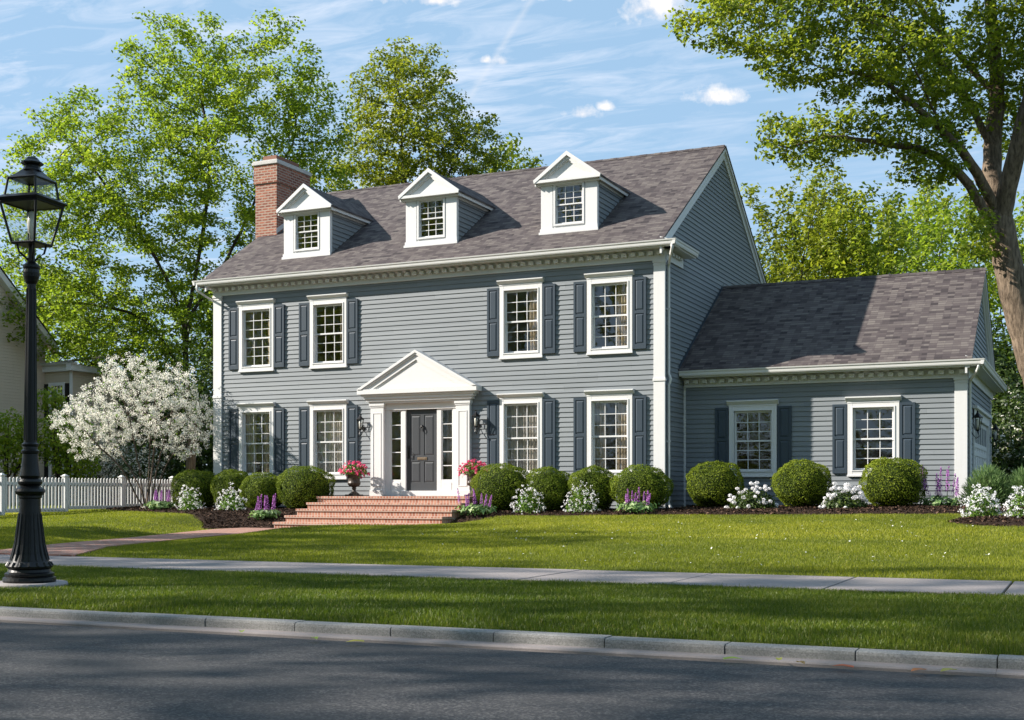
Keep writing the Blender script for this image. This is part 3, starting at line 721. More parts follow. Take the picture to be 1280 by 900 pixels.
# cornice returns: main right side (short), garage side (full)
def side_return(xw, y0, y1, zf, zs, zg, out=.40, s=1, dent=True):
    c = MB(); f = lambda a, b: tuple(sorted((xw+s*a, xw+s*b)))
    a, b = f(.022, .05); c.box(a, b, y0, y1-.12, zf, zs)
    a, b = f(.0, out-.02); c.box(a, b, y0-.35, y1, zs, zs+.05)
    a, b = f(out-.02, out); c.box(a, b, y0-.36, y1, zs-.01, zg-.05)
    if dent:
        n = int((y1-.15-y0)/.2165)
        for i in range(n):
            yy = y0+(i+.5)*.2165; a, b = f(.05, .12); c.box(a, b, yy-.062, yy+.062, zs-.115, zs-.047)
    # sloping top
    X0, X1 = xw+s*.004, xw+s*(out+.0); zt = zg-.01
    c.add([(X0, y0-.38, zt+.10), (X1, y0-.38, zt-.02), (X1, y1, zt-.02), (X0, y1, zt+.10), (X0, y0-.38, zs+.03), (X1, y0-.38, zs+.03), (X1, y1, zs+.03), (X0, y1, zs+.03)],
          [(0, 3, 2, 1) if s < 0 else (0, 1, 2, 3), (4, 7, 6, 5), (0, 4, 5, 1), (3, 2, 6, 7), (1, 5, 6, 2)])
    c.build('cornice_return', 'white_trim', house)
    g = MB(); X = xw+s*out
    prof = [(X, zg-.125), (X+s*.05, zg-.125), (X+s*.062, zg-.09), (X+s*.068, zg-.05), (X+s*.085, zg-.03), (X+s*.09, zg), (X+s*.08, zg), (X, zg-.02)]
    g.prism(prof if s < 0 else prof[::-1], 'y', y0-.47, y1); g.build('gutter', 'gutter_paint', house)
side_return(XR, 0, 1.42, 5.44, 5.69, 5.835, .33)
side_return(XL, 0, 1.42, 5.44, 5.69, 5.835, .33, -1)
side_return(GX, GY, GYB+.4, 2.555, 2.775, 2.925, .33, 1, False)

# roofs
def roof_pair(x0, x1, ye, ze, yr, zr, ye2, name='roof'):
    th = .05; r = MB(); m1 = (zr-ze)/(yr-ye); ze2 = zr-(ye2-yr)*m1
    for (a, za, b, zb) in ((ye, ze, yr, zr), (ye2, ze2, yr, zr)):
        v = [(x0, a, za), (x1, a, za), (x1, b, zb), (x0, b, zb)]; w = [(p[0], p[1], p[2]-th) for p in v]
        if a > b: v = [v[i] for i in (1, 0, 3, 2)]; w = [w[i] for i in (1, 0, 3, 2)]
        r.add(v+w, [(0, 1, 2, 3), (7, 6, 5, 4), (0, 4, 5, 1), (1, 5, 6, 2), (3, 7, 4, 0)])
    # ridge cap shingles
    x = x0; k = 0
    while x < x1-.05:
        x2 = min(x+.22, x1+.004); dz = .012+(k % 2)*.006
        r.add([(x, yr-.13, zr-.13*m1+dz), (x2, yr-.13, zr-.13*m1+dz), (x2, yr, zr+dz+.008), (x, yr, zr+dz+.008), (x, yr+.13, zr-.13*m1+dz), (x2, yr+.13, zr-.13*m1+dz)], [(0, 1, 2, 3), (3, 2, 5, 4)])
        x = x2-.0; k += 1
    return r.build(name, 'roof_shingle', house)
ZRM = 5.85+(YRD+.45)*M
main_roof = roof_pair(XL-.10, XR+.10, -.45, 5.85, YRD, ZRM, YB+.45)
ZRG = 2.95+(GRD-1.0)*M
wing_roof = roof_pair(XR+.004, GX+.15, 1.0, 2.95, GRD, ZRG, GYB+.45)
def rake(xw, x1, ye, ze, yr, zr, ye2, s):
    """rake boards on a gable end: stepped trim under the roof edge"""
    r = MB(); m1 = (zr-ze)/(yr-ye); ze2 = zr-(ye2-yr)*m1
    for (o0, o1, d0, d1) in ((.0, x1, .055, .16), (.0, x1-.035, .16, .24), (.0, .045, .24, .36)):
        for (a, za) in ((ye, ze), (ye2, ze2)):
            X0, X1 = xw+s*o0, xw+s*o1
            v = [(X0, a, za-d0), (X1, a, za-d0), (X1, yr, zr-d0), (X0, yr, zr-d0), (X0, a, za-d1), (X1, a, za-d1), (X1, yr, zr-d1), (X0, yr, zr-d1)]
            r.add(v, [(0, 1, 2, 3), (7, 6, 5, 4), (1, 5, 6, 2), (0, 3, 7, 4), (0, 4, 5, 1), (3, 2, 6, 7)])
    return r.build('rake_board', 'white_trim', house)
rake(XR, .085, -.38, 5.85+.07*M, YRD, ZRM, YB+.45, 1); rake(XL, .085, -.38, 5.85+.07*M, YRD, ZRM, YB+.45, -1)
rake(GX, .135, 1.05, 2.95+.05*M, GRD, ZRG, GYB+.45, 1)
# flashing where wing roof meets main wall
mb = MB(); mb.add([(XR+.026, 1.0, 2.95+.10), (XR+.026, GRD, ZRG+.10), (XR+.026, GRD, ZRG-.02), (XR+.026, 1.0, 2.93)], [(3, 2, 1, 0)]); mb.build('flashing', 'shutter_paint', house)

# chimney
cx0, cx1, cy0, cy1 = -22.27, -21.52, 2.15, 3.78
mb = MB(); mb.box(cx0, cx1, cy0, cy1, -.8, 9.06).box(cx0-.035, cx1+.035, cy0-.035, cy1+.035, 9.06, 9.60)
ch = mb.build('chimney', 'chimney_brick', house)
mb = MB(); mb.box(cx0-.075, cx1+.075, cy0-.075, cy1+.075, 9.60, 9.70).box(cx0-.05, cx1+.05, cy0-.05, cy1+.05, 9.70, 9.73); mb.build('chimney_cap', 'chimney_cap', ch, bevel=.01)
mb = MB(); mb.box(cx0+.17, cx1-.10, cy0+.14, cy1-.35, 9.73, 9.90).box(cx0+.21, cx1-.14, cy0+.18, cy1-.39, 9.90, 9.91); mb.build('flue', 'far_wall_red', ch, bevel=.01)
mb = MB(); mb.box(cx0-.01, cx1+.015, cy0-.012, cy0, 7.2, 7.62); mb.add([(cx1+.006, cy0-.02, 7.55), (cx1+.006, cy1+.02, 5.85+(cy1+.47)*M+.02), (cx1+.006, cy1+.02, 5.85+(cy1+.47)*M+.16), (cx1+.006, cy0-.02, 7.70)], [(0, 1, 2, 3)]); mb.v = mb.v[8:]; mb.f = [(0, 1, 2, 3)]; mb.build('flashing', 'gutter_paint', ch)

# dormers
def dormer(cx, n):
    y0 = .45; w = .735; zb = 5.85+(y0+.45)*M; zt = 7.66; zr = 8.33; ov = .17; hw = .87; sl = (zr-7.70)/hw
    yroof = lambda z: (z-5.85)/M-.45
    f = MB(); gw = .325; g0, g1 = 6.66, 7.54
    # front wall with the window opening, wide white boards
    f.box(cx-w, cx-gw-.05, y0, y0+.06, zb-.05, zt).box(cx+gw+.05, cx+w, y0, y0+.06, zb-.05, zt)
    f.box(cx-gw-.05, cx+gw+.05, y0+.002, y0+.06, zb-.05, g0-.05).box(cx-gw-.05, cx+gw+.05, y0+.002, y0+.06, g1+.05, zt)
    f.box(cx-w-.006, cx-w+.30, y0-.018, y0, zb+.1, zt).box(cx+w-.30, cx+w+.006, y0-.018, y0, zb+.1, zt)
    f.box(cx+w, cx+w+.012, y0-.018, y0+.10, zb-.02, zt).box(cx-w-.012, cx-w, y0-.018, y0+.10, zb-.02, zt)
    # tympanum and horizontal cornice
    f.prism([(cx-w-.02, zt), (cx+w+.02, zt), (cx, zr-.06)], 'y', y0-.075, y0+.06)
    f.box(cx-hw+.01, cx+hw-.01, y0-ov, y0+.02, zt-.015, zt+.055)
    f.box(cx-hw+.05, cx+hw-.05, y0-.07, y0, zt-.065, zt-.015)
    body = f.build('dormer', 'white_trim', house, bevel=.003)
    r = MB()   # raking trim: outer board and inner step
    for (s) in (-1, 1):
        for (d0, d1, a, b) in ((-.035, .062, y0-ov-.012, y0-ov+.05), (.055, .135, y0-ov+.04, y0-.008), (.135, .165, y0-.105, y0-.008)):
            X = lambda q: cx+s*q
            pts = [(X(hw+.02), 7.70-.015*1-d0), (X(0), zr-d0), (X(0), zr-d1*1.15), (X(hw+.0), 7.70-d1*1.0)]
            if d0 > 0: pts = [(X(hw-.02), 7.70+.015-d0+.02), (X(0), zr-d0), (X(0), zr-d1*1.15), (X(hw-d1*1.1), zt+.02)]
            r.prism(pts if s > 0 else pts[::-1], 'y', a, b)
    r.build('rake_board', 'white_trim', body)
    sill = MB(); sill.box(cx-w-.03, cx+w+.03, y0-.045, y0+.02, zb+.015, zb+.10).box(cx-w-.05, cx+w+.05, y0-.07, y0, zb-.06, zb+.015); sill.build('sill_board', 'white_trim', body, bevel=.004)
    # side fascia + soffit
    for s in (-1, 1):
        fm = MB()
        xa, xb = sorted((cx+s*(hw-.03), cx+s*hw)); e = yroof(7.60)+.05
        fm.add([(xa, y0-ov+.05, 7.70), (xb, y0-ov+.05, 7.70), (xb, e+.15, 7.70), (xa, e+.15, 7.70), (xa, y0-ov+.05, 7.585), (xb, y0-ov+.05, 7.585), (xb, e, 7.585), (xa, e, 7.585)],
               [(0, 1, 2, 3), (7, 6, 5, 4), (0, 4, 5, 1), (1, 5, 6, 2), (2, 6, 7, 3), (3, 7, 4, 0)])
        xa, xb = sorted((cx+s*(w+.002), cx+s*(hw-.03))); fm.box(xa, xb, y0-.002, yroof(7.66), 7.645, 7.665)
        xa, xb = sorted((cx+s*(w+.004), cx+s*(w+.04))); fm.box(xa, xb, y0+.1, yroof(7.60), 7.54, 7.644)
        fm.build('fascia', 'white_trim', body)
        ck = MB(); siding(ck, 'y', cx+s*w, s, zb-.05, 7.60, lambda z: (y0+.10, max(yroof(z), y0+.12))); ck.build('cheek_wall', 'lap_siding', body)
    rf = MB(); th = .045
    for s in (-1, 1):
        e = (cx+s*(hw+.02)); ze = 7.70+.02-.02*sl; v = [(e, y0-ov+.02, ze), (cx, y0-ov+.02, zr+.02), (cx, yroof(zr)+.1, zr+.02), (e, yroof(ze)+.1, ze)]
        w_ = [(p[0], p[1], p[2]-th) for p in v]
        v = v+w_; F = [(0, 1, 2, 3), (7, 6, 5, 4), (0, 4, 5, 1), (0, 3, 7, 4)]
        if s > 0: F = [tuple(reversed(q)) for q in F]
        rf.add(v, F[::1] if s < 0 else F)
    rf.build('dormer_roof', 'roof_shingle', body)
    # little room behind the window
    rm = MB(); rm.box(cx-w+.08, cx+w-.08, 1.6, 1.65, 6.3, 7.6).box(cx-w+.06, cx-w+.08, y0+.1, 1.6, 6.3, 7.6).box(cx+w-.08, cx+w-.06, y0+.1, 1.6, 6.3, 7.6); rm.build('room_walls', 'plaster', body)
    # window as sub-parts of the dormer
    s = MB(); yw = y0
    for q in (-1, 1): s.box(cx+q*(gw+.035), cx+q*(gw+.085), yw-.03, yw+.07, g0-.085, g1+.085)
    s.box(cx-gw-.05, cx+gw+.05, yw-.029, yw+.07, g1+.035, g1+.08).box(cx-gw-.05, cx+gw+.05, yw-.029, yw+.07, g0-.08, g0-.035)
    zm = (g0+g1)/2
    for (a, b, yy) in ((zm, g1, yw+.015), (g0, zm, yw+.045)):
        s.box(cx-gw-.036, cx-gw, yy, yy+.026, a-.03, b+.035).box(cx+gw, cx+gw+.036, yy, yy+.026, a-.03, b+.035)
        s.box(cx-gw, cx+gw, yy+.001, yy+.025, b-.016 if b == zm else b, b+.016 if b == zm else b+.035); s.box(cx-gw, cx+gw, yy+.001, yy+.025, a-.016 if a == zm else a-.035, a+.016 if a == zm else a)
        for k in (1, 2): x = cx-gw+2*gw*k/3; s.box(x-.008, x+.008, yy+.004, yy+.02, a, b); z = a+(b-a)*k/3; s.box(cx-gw, cx+gw, yy+.005, yy+.019, z-.008, z+.008)
    s.build('window', 'white_trim', body, bevel=.002)
    gm = MB()
    for (a, b, yy) in ((zm, g1, yw+.028), (g0, zm, yw+.058)): gm.add([(cx-gw, yy, a), (cx+gw, yy, a), (cx+gw, yy, b), (cx-gw, yy, b)], [(0, 1, 2, 3)])
    gm.build('glass', 'window_glass', body)
for i, c in enumerate((-19.30, -15.46, -11.61)): dormer(c, i)

# entrance
def entrance():
    c = DCX; YP = -.13
    f = MB()
    for s in (-1, 1):
        x0, x1 = sorted((c+s*1.05, c+s*1.44))
        f.box(x0, x1, YP, .0, -.09, 2.20)
        f.box(x0-.02, x1+.02, YP-.02, .0, -.09, .06)
        f.box(x0-.015, x1+.015, YP-.015, 0, 2.20, 2.24).box(x0-.03, x1+.03, YP-.03, 0, 2.24, 2.30)
        # raised panel frame on pilaster
        for (a, b, z0, z1) in ((x0+.07, x0+.09, .16, 2.06), (x1-.09, x1-.07, .16, 2.06), (x0+.09, x1-.09, .16, .18), (x0+.09, x1-.09, 2.04, 2.06)): f.box(a, b, YP-.010, YP, z0, z1)
    f.box(c-1.05, c+1.05, -.05, .03, 2.13, 2.30)
    for s in (-1, 1):
        x0, x1 = sorted((c+s*.455, c+s*.58)); f.box(x0, x1, -.02, .06, -.02, 2.13)
        x0, x1 = sorted((c+s*.91, c+s*1.05)); f.box(x0, x1, -.03, .05, -.09, 2.13)
        x0, x1 = sorted((c+s*.58, c+s*.91)); f.box(x0, x1, -.018, .05, -.09, .33); f.box(x0, x1, -.018, .05, 2.09, 2.13)
        f.box(x0+.03, x1-.03, -.028, -.018, -.0, .26)
        for k in range(1, 5): z = .33+1.76*k/5; f.box(x0, x1, .005, .03, z-.011, z+.011)
        for q in (x0, x1-.025): f.box(q, q+.025, -.005, .035, .33, 2.09)
    f.box(c-1.05, c+1.05, -.06, .08, -.09, .045)
    sur = f.build('door_surround', 'white_trim', house, bevel=.004)
    for s in (-1, 1):
        g = MB(); x0, x1 = sorted((c+s*.58, c+s*.91)); g.add([(x0, .02, .33), (x1, .02, .33), (x1, .02, 2.09), (x0, .02, 2.09)], [(0, 1, 2, 3)])
        g.build('sidelight_glass', 'window_glass', sur)
    for s in (-1, 1): curtain(c+s*.75-.18, c+s*.75+.18, .3, 2.1, .3, 60+s, 'curtain', sur) if s > 0 else None
    # pediment
    p = MB(); Z0 = 2.30
    for (hw_, d, z0, z1) in ((1.47, .16, Z0, Z0+.05), (1.53, .20, Z0+.05, Z0+.11), (1.58, .235, Z0+.11, Z0+.18), (1.64, .27, Z0+.18, Z0+.235), (1.73, .33, Z0+.235, Z0+.36)): p.box(c-hw_, c+hw_, -d, 0, z0, z1)
    apex = 3.62; zb = Z0+.36; hw_ = 1.73
    p.prism([(c-hw_+.1, zb), (c+hw_-.1, zb), (c, apex-.06)], 'y', -.262, 0)
    for s in (-1, 1):
        for (d0, d1, a) in ((0, .07, -.35), (.07, .12, -.325), (.12, .25, -.295), (.25, .285, -.277)):
            sl = (apex-zb)/hw_; X = lambda q: c+s*q
            lo = lambda d: max((hw_)-d/sl*0, 0)
            pts = [(X(hw_-d0/sl), zb), (X(0), apex-d0), (X(0), apex-d1), (X(hw_-d1/sl), zb)]
            p.prism(pts if s > 0 else pts[::-1], 'y', a, 0)
    p.build('pediment', 'white_trim', house, bevel=.003)
    # door
    d = MB(); x0, x1, z0, z1 = c-.455, c+.455, .045, 2.13
    d.box(x0, x1, .055, .09, z0, z1)
    st = .115
    d.box(x0, x0+st, .040, .055, z0, z1).box(x1-st, x1, .040, .055, z0, z1)
    d.box(c-.055, c+.055, .0405, .055, z0, z1)
    for a, b in ((z0, z0+.21), (z0+.75, z0+.90), (z1-.15, z1)): d.box(x0+st, x1-st, .0402, .055, a, b)
    for s in (-1, 1):
        xa, xb = sorted((c+s*.07, c+s*.325))
        for a, b in ((z0+.225, z0+.735), (z0+.915, z1-.165)):
            q = .035; d.add([(xa, .052, a), (xb, .052, a), (xb, .052, b), (xa, .052, b), (xa+q, .043, a+q), (xb-q, .043, a+q), (xb-q, .043, b-q), (xa+q, .043, b-q)], [(4, 5, 6, 7), (0, 1, 5, 4), (1, 2, 6, 5), (2, 3, 7, 6), (3, 0, 4, 7)])
    door = d.build('door', 'door_paint', house, bevel=.004)
    k = MB(); k.lathe([(.0, 0), (.035, 0), (.04, .02), (.03, .06), (.0, .07)], c+.0, .03, z1-.47, 10)
    k.tube([(c-.035, .02, z1-.42), (c-.045, .0, z1-.52), (c, -.005, z1-.57), (c+.045, .0, z1-.52), (c+.035, .02, z1-.42)], .010, 6); k.build('door_knocker', 'black_iron', door, smooth=True)
    k = MB(); k.box(c-.14, c+.14, .028, .0405, z0+.79, z0+.86).box(c-.11, c+.11, .022, .028, z0+.805, z0+.845); k.build('mail_slot', 'brass', door, bevel=.004)
    k = MB(); k.box(x0+.035, x0+.085, .030, .040, z0+.82, z0+1.16); k.tube([(x0+.06, .02, z0+1.06), (x0+.06, -.03, z0+1.03), (x0+.06, -.03, z0+.90), (x0+.06, .02, z0+.86)], .011, 6); k.tube([(x0+.06, .03, z0+1.13), (x0+.06, .01, z0+1.13)], .022, 10); k.build('door_handle', 'black_iron', door)
entrance()
# garage door in the wing side
mb = MB(); y0, y1 = 3.05, 7.55
for a, b in ((2.9, 3.05), (7.55, 7.7)): mb.box(GX-.02, GX+.05, a, b, -.42, 1.95)
mb.box(GX-.02, GX+.052, 2.9, 7.7, 1.75, 1.96); mb.box(GX, GX+.12, 2.86, 7.74, 1.96, 2.03); mb.build('garage_door_frame', 'white_trim', house, bevel=.004)
mb = MB(); mb.box(GX-.08, GX-.03, y0, y1, -.42, 1.75)
for i in range(9): yy = y0+i*(y1-y0)/8; mb.box(GX-.03, GX-.012, max(yy-.05, y0), min(yy+.05, y1), -.42, 1.75)
for z in (-.36, .95, 1.15, 1.70): mb.box(GX-.03, GX-.010, y0, y1, z-.06, z+.05)
gd = mb.build('garage_door', 'white_trim', house, bevel=.003)
mb = MB()
for i in range(8):
    a = y0+i*(y1-y0)/8+.06; b = a+(y1-y0)/8-.12; mb.box(GX-.028, GX-.022, a, b, 1.20, 1.64)
mb.build('garage_door_panes', 'shutter_paint', gd)

# downspouts
def spout(pts, r=.034):
    m_ = MB(); m_.tube(pts, r, 8); return m_.build('downspout', 'gutter_paint', house, smooth=True)
spout([(-8.70, -.42, 5.74), (-8.70, -.42, 5.62), (-8.74, -.36, 5.55), (-8.93, .06, 5.34), (-8.945, .10, 5.26), (-8.945, .10, 2.78), (-8.92, .10, 2.72), (-8.90, .10, 2.66), (-8.92, .10, 2.58), (-8.945, .10, 2.52), (-8.945, .10, -.18), (-8.93, .07, -.27), (-8.84, -.06, -.36)])
spout([(-2.20, GY-.40, 2.83), (-2.20, GY-.40, 2.74), (-2.23, GY-.35, 2.68), (-2.41, GY+.06, 2.50), (-2.42, GY+.12, 2.42), (-2.42, GY+.12, -.2), (-2.42, GY+.06, -.30), (-2.40, GY-.05, -.36)])
spout([(-22.33, -.42, 5.74), (-22.33, -.42, 5.60), (-22.30, -.36, 5.53), (-22.13, .04, 5.32), (-22.12, .10, 5.24), (-22.12, .10, -.3), (-22.14, 0, -.42)])
for z in (4.3, 1.2): mb = MB(); mb.box(-8.99, -8.905, .07, .13, z-.02, z+.02); mb.build('spout_bracket', 'gutter_paint', house)

# wall lanterns
def wall_lantern(x, y, z0, z1, s=1.0, axis='y'):
    h = z1-z0; m_ = MB(); dx, dy = (0, .16) if axis == 'y' else (-.15, 0)
    m_.lathe([(.085, .79*h), (.05, .86*h), (.022, .92*h), (.014, .95*h), (.022, .97*h), (0, h)], x, y, z0, 6)
    m_.lathe([(0, .26*h), (.03, .28*h), (.045, .31*h), (.045, .33*h), (0, .335*h)], x, y, z0, 8)
    for k in range(6):
        a = k*math.pi/3; m_.tube([(x+.055*math.cos(a), y+.055*math.sin(a), z0+.32*h), (x+.100*math.cos(a), y+.100*math.sin(a), z0+.75*h)], .008, 5)
    m_.lathe([(.108, .74*h), (.118, .755*h), (.112, .77*h), (.08, .80*h)], x, y, z0, 6)
    # scroll arm
    m_.tube([(x+dx, y+dy, z0+.30*h), (x+dx*.6, y+dy*.6, z0+.14*h), (x+dx*.2, y+dy*.2, z0+.03*h), (x-dx*.25, y-dy*.25, z0+.10*h), (x-dx*.1, y-dy*.1, z0+.2*h), (x, y, z0+.27*h)], .011, 6)
    m_.tube([(x+dx, y+dy, z0+.52*h), (x+dx*.75, y+dy*.75, z0+.38*h), (x+dx*.5, y+dy*.5, z0+.42*h), (x+dx*.62, y+dy*.62, z0+.52*h)], .008, 6)
    m_.tube([(x+dx*.90, y+dy*.90, z0+.36*h), (x+dx*1.02, y+dy*1.02, z0+.36*h)], .052, 12)
    L = m_.build('wall_lantern', 'black_iron', house, smooth=False)
    g_ = MB(); g_.lathe([(.052, .33*h), (.095, .74*h)], x, y, z0, 6); g_.build('lantern_glass', 'lantern_glass', L)
    b_ = MB(); b_.lathe([(.028, .33*h), (.030, .5*h), (.036, .58*h), (.028, .66*h), (0, .70*h)], x, y, z0, 8); b_.build('candle_bulb', 'frosted_glass', L, smooth=True)
wall_lantern(-17.22, -.18, 1.46, 2.05); wall_lantern(-13.86, -.18, 1.46, 2.05)
wall_lantern(-2.32, 2.35, 1.22, 1.88, axis='x'); wall_lantern(-2.30, 8.05, 1.22, 1.86, axis='x')

# ------------------------------------------------------------------ brick steps
steps = thing('brick_steps', 'five red brick steps rising to the grey front door', 'steps', (-15.5, -1.7, -.87))
ny_ = [-1.55, -2.0, -2.45, -2.93, -3.40]
for k in range(5):
    zt = -.095-.152*k; ft = ny_[k]; bk = ny_[k-1] if k else -.06
    mb = MB(); mb.box(-17.64, -13.36, ft+.03, bk+.06 if k else bk, -.98, zt-.055)
    mb.v = [(a, b, c) for a, b, c in mb.v]
    r_ = mb.build('riser', 'step_brick', steps)
    for uvd in r_.data.uv_layers[0].data: uvd.uv.y -= (zt-.055)-.15*math.ceil((zt-.055)/.15)
    mb = MB(); mb.box(-17.665, -13.335, ft, bk+.035 if k else bk, zt-.058, zt)
    tr_ = mb.build('tread', 'step_brick', steps, bevel=.006)

# ------------------------------------------------------------------ street lamp
lx, ly = LAMP; lz = gz(lx, ly)
lamp = thing('street_lamp', 'tall black cast iron street lamp with four sided glass lantern on the grass verge', 'street lamp', (lx, ly, lz))
mb = MB(); mb.lathe([(.345, -.12), (.345, .035), (.335, .05), (0, .052)], lx, ly, lz, 40); mb.build('concrete_footing', 'lamp_footing', lamp)
B0 = lz+.05
prof = [(.235, 0), (.240, .02), (.236, .045), (.215, .055), (.222, .07), (.222, .085), (.195, .10), (.185, .125), (.205, .14), (.208, .155), (.175, .20), (.150, .27), (.132, .36), (.115, .50), (.102, .62), (.094, .74), (.092, .80), (.105, .81), (.105, .83), (.125, .845), (.136, .87), (.130, .895), (.105, .91), (.088, .925), (.108, .945), (.111, .965), (.100, .985), (.082, .995), (.093, 1.02), (.080, 1.10), (.070, 1.20), (.068, 1.23), (.080, 1.24), (.083, 1.26), (.066, 1.275), (.064, 1.30), (.075, 1.31), (.077, 1.325), (.060, 1.34)]
mb = MB(); mb.lathe(prof, lx, ly, B0, 32)
for k in range(16):   # flutes on the base bell
    a = 2*math.pi*k/16; ca, sa = math.cos(a), math.sin(a)
    mb.tube([(lx+.168*ca, ly+.168*sa, B0+.21), (lx+.130*ca, ly+.130*sa, B0+.37), (lx+.098*ca, ly+.098*sa, B0+.66)], [.012, .010, .007], 6)
    mb.tube([(lx+.203*ca, ly+.203*sa, B0+.155), (lx+.183*ca, ly+.183*sa, B0+.19)], .014, 6)
mb.build('base', 'black_iron', lamp, smooth=False)
mb = MB(); mb.lathe([(.058, 1.33), (.040, 2.86), (.040, 3.0)], lx, ly, B0, 16)
for k in range(10):
    a = 2*math.pi*k/10; ca, sa = math.cos(a), math.sin(a); mb.tube([(lx+.056*ca, ly+.056*sa, B0+1.36), (lx+.041*ca, ly+.041*sa, B0+2.82)], .006, 5)
mb.lathe([(.041, 2.86), (.055, 2.88), (.072, 2.93), (.076, 2.97), (.070, 3.0), (.078, 3.02), (.078, 3.04), (.055, 3.06), (.032, 3.08), (.028, 3.26)], lx, ly, B0, 20)
mb.build('post', 'black_iron', lamp, smooth=False)
lamp.rotation_euler = (0, R(.5), 0); lamp.scale = (1, 1, .982)
# lantern, edge towards the camera
def sq(r, z, rot): return [(lx+r*math.cos(rot+i*math.pi/2), ly+r*math.sin(rot+i*math.pi/2), z) for i in range(4)]
rot = math.atan2(-27.91-ly, -lx)+R(7)
zb, zm_, zt_, zc = B0+3.245, B0+3.66, B0+3.86, B0+3.905
rb, rm_, rt = .175, .30, .21
fr = MB()
def ring(r, z, t): 
    q = sq(r, z, rot)
    for i in range(4): fr.tube([q[i], q[(i+1) % 4]], t, 6)
ring(rb, zb, .014); ring(rm_-.02, zm_-.035, .013); ring(rt, zt_, .012)
for i in range(4):
    fr.tube([sq(rb, zb, rot)[i], sq(rm_-.02, zm_-.035, rot)[i]], .012, 6); fr.tube([sq(rm_-.06, zm_+.03, rot)[i], sq(rt, zt_, rot)[i]], .011, 6)
    q = Vector(sq(rb*.75, zb, rot)[i]); c0 = Vector((lx, ly, B0+3.05)); mm = (q+c0)/2; fr.tube([c0, c0.lerp(q, .35)+Vector((0, 0, -.01)), c0.lerp(q, .85)+Vector((0, 0, -.05)), q], .010, 6)
def frust(r0, z0, r1, z1):
    a = sq(r0, z0, rot)+sq(r1, z1, rot); fr.add(a, [(i, (i+1) % 4, (i+1) % 4+4, i+4) for i in range(4)]+[(3, 2, 1, 0), (4, 5, 6, 7)])
frust(rm_-.02, zm_-.035, rm_+.025, zm_+.0); frust(rm_+.025, zm_+.0, rm_-.045, zm_+.035)
frust(rb+.01, zb-.012, rb+.01, zb+.008)
frust(rt+.012, zt_, rt*.72, zc); frust(rt*.72, zc, .09, zc+.05)
fr.lathe([(.09, 0), (.075, .03), (.07, .05), (.10, .06), (.105, .075), (.07, .10), (.05, .125), (.0, .14)], lx, ly, zc+.045, 8)
fr.lathe([(.03, 0), (.03, .02), (.0, .021)], lx, ly, zb, 10)
lf = fr.build('lantern_frame', 'black_iron', lamp)
gmb = MB()
a = sq(rb-.004, zb+.01, rot)+sq(rm_-.026, zm_-.04, rot); gmb.add(a, [(i, (i+1) % 4, (i+1) % 4+4, i+4) for i in range(4)])
a = sq(rm_-.065, zm_+.035, rot)+sq(rt-.004, zt_-.003, rot); gmb.add(a, [(i, (i+1) % 4, (i+1) % 4+4, i+4) for i in range(4)])
gmb.build('lantern_glass', 'lantern_glass', lf)
mb = MB(); mb.lathe([(.022, .02), (.022, .10), (.035, .11), (.045, .20), (.03, .30), (.0, .32)], lx, ly, zb, 12); mb.build('lamp_bulb', 'frosted_glass', lf, smooth=True)

# ------------------------------------------------------------------ picket fence (runs back from the street along x=-25.1)
fx = -25.12; posts = [-4.63-2.17*2, -4.63-2.17, -4.63, -2.47, -.30, 1.87, 4.04, 6.2]
fence = thing('picket_fence', 'white wooden picket fence running back beside the left lawn', 'fence', (fx, 0, gz(fx, 0)))
for i, py in enumerate(posts):
    z = gz(fx, py); mb = MB(); mb.box(fx-.06, fx+.06, py-.06, py+.06, z-.1, .43).box(fx-.08, fx+.08, py-.08, py+.08, .43, .455).lathe([(.085, 0), (.06, .025), (.0, .045)], fx, py, .455, 4, math.pi/4)
    mb.build('post', 'white_trim', fence, bevel=.004)
    if i < len(posts)-1:
        q = posts[i+1]; z2 = gz(fx, q); zb2 = max(z, z2)
        mb = MB(); mb.box(fx-.02, fx+.02, py+.06, q-.06, zb2+.02, zb2+.12).box(fx-.02, fx+.02, py+.06, q-.06, .20, .28)
        pn = mb.build('rail', 'white_trim', fence)
        n = 17; mb = MB()
        for k in range(n):
            yy = py+.06+(q-py-.12)*(k+.5)/n; h = .40+random.uniform(-.004, .004)
            mb.prism([(yy-.029, zb2+.06), (yy+.029, zb2+.06), (yy+.029, h-.03), (yy, h), (yy-.029, h-.03)], 'x', fx+.020, fx+.042)
        mb.build('picket_panel', 'white_trim', fence)

# ------------------------------------------------------------------ neighbouring house
nb_ = thing('neighbour_house', 'cream clapboard neighbouring house behind the picket fence at far left', 'house', (-42, 8, -.6))
NX = -37.5; mb = MB()
def nr(z):
    b = 8.75+(6.4-z)/.91; a = 3.5*2-b
    return (-2.0, 9.0) if z < 6.1 else ((max(a, -2), b) if a < b-.1 else None)
siding(mb, 'y', NX, 1, -.6, 8.9, nr); siding(mb, 'x', -2, -1, -.6, 6.1, lambda z: (-48, NX)); siding(mb, 'x', 9.0, -1, -.6, 4.75, lambda z: (NX, -36.1), [(-37.15, -36.5, 3.0, 4.2), (-37.1, -36.5, .2, 1.9)])
siding(mb, 'y', -36.1, 1, -.6, 4.75, lambda z: (9.0, 15))
mb.build('clapboard_wall', 'cream_siding', nb_)
mb = MB(); mb.box(NX-.01, NX+.04, -2.05, -1.9, -.6, 6.2).box(-36.16, -36.05, 8.94, 9.0, -.6, 4.8).box(NX, -36.0, 8.85, 9.0, 4.75, 5.0).box(-36.1, -35.85, 8.7, 15, 4.75, 5.0).box(NX, -35.8, 8.7, 9, 5.0, 5.08)
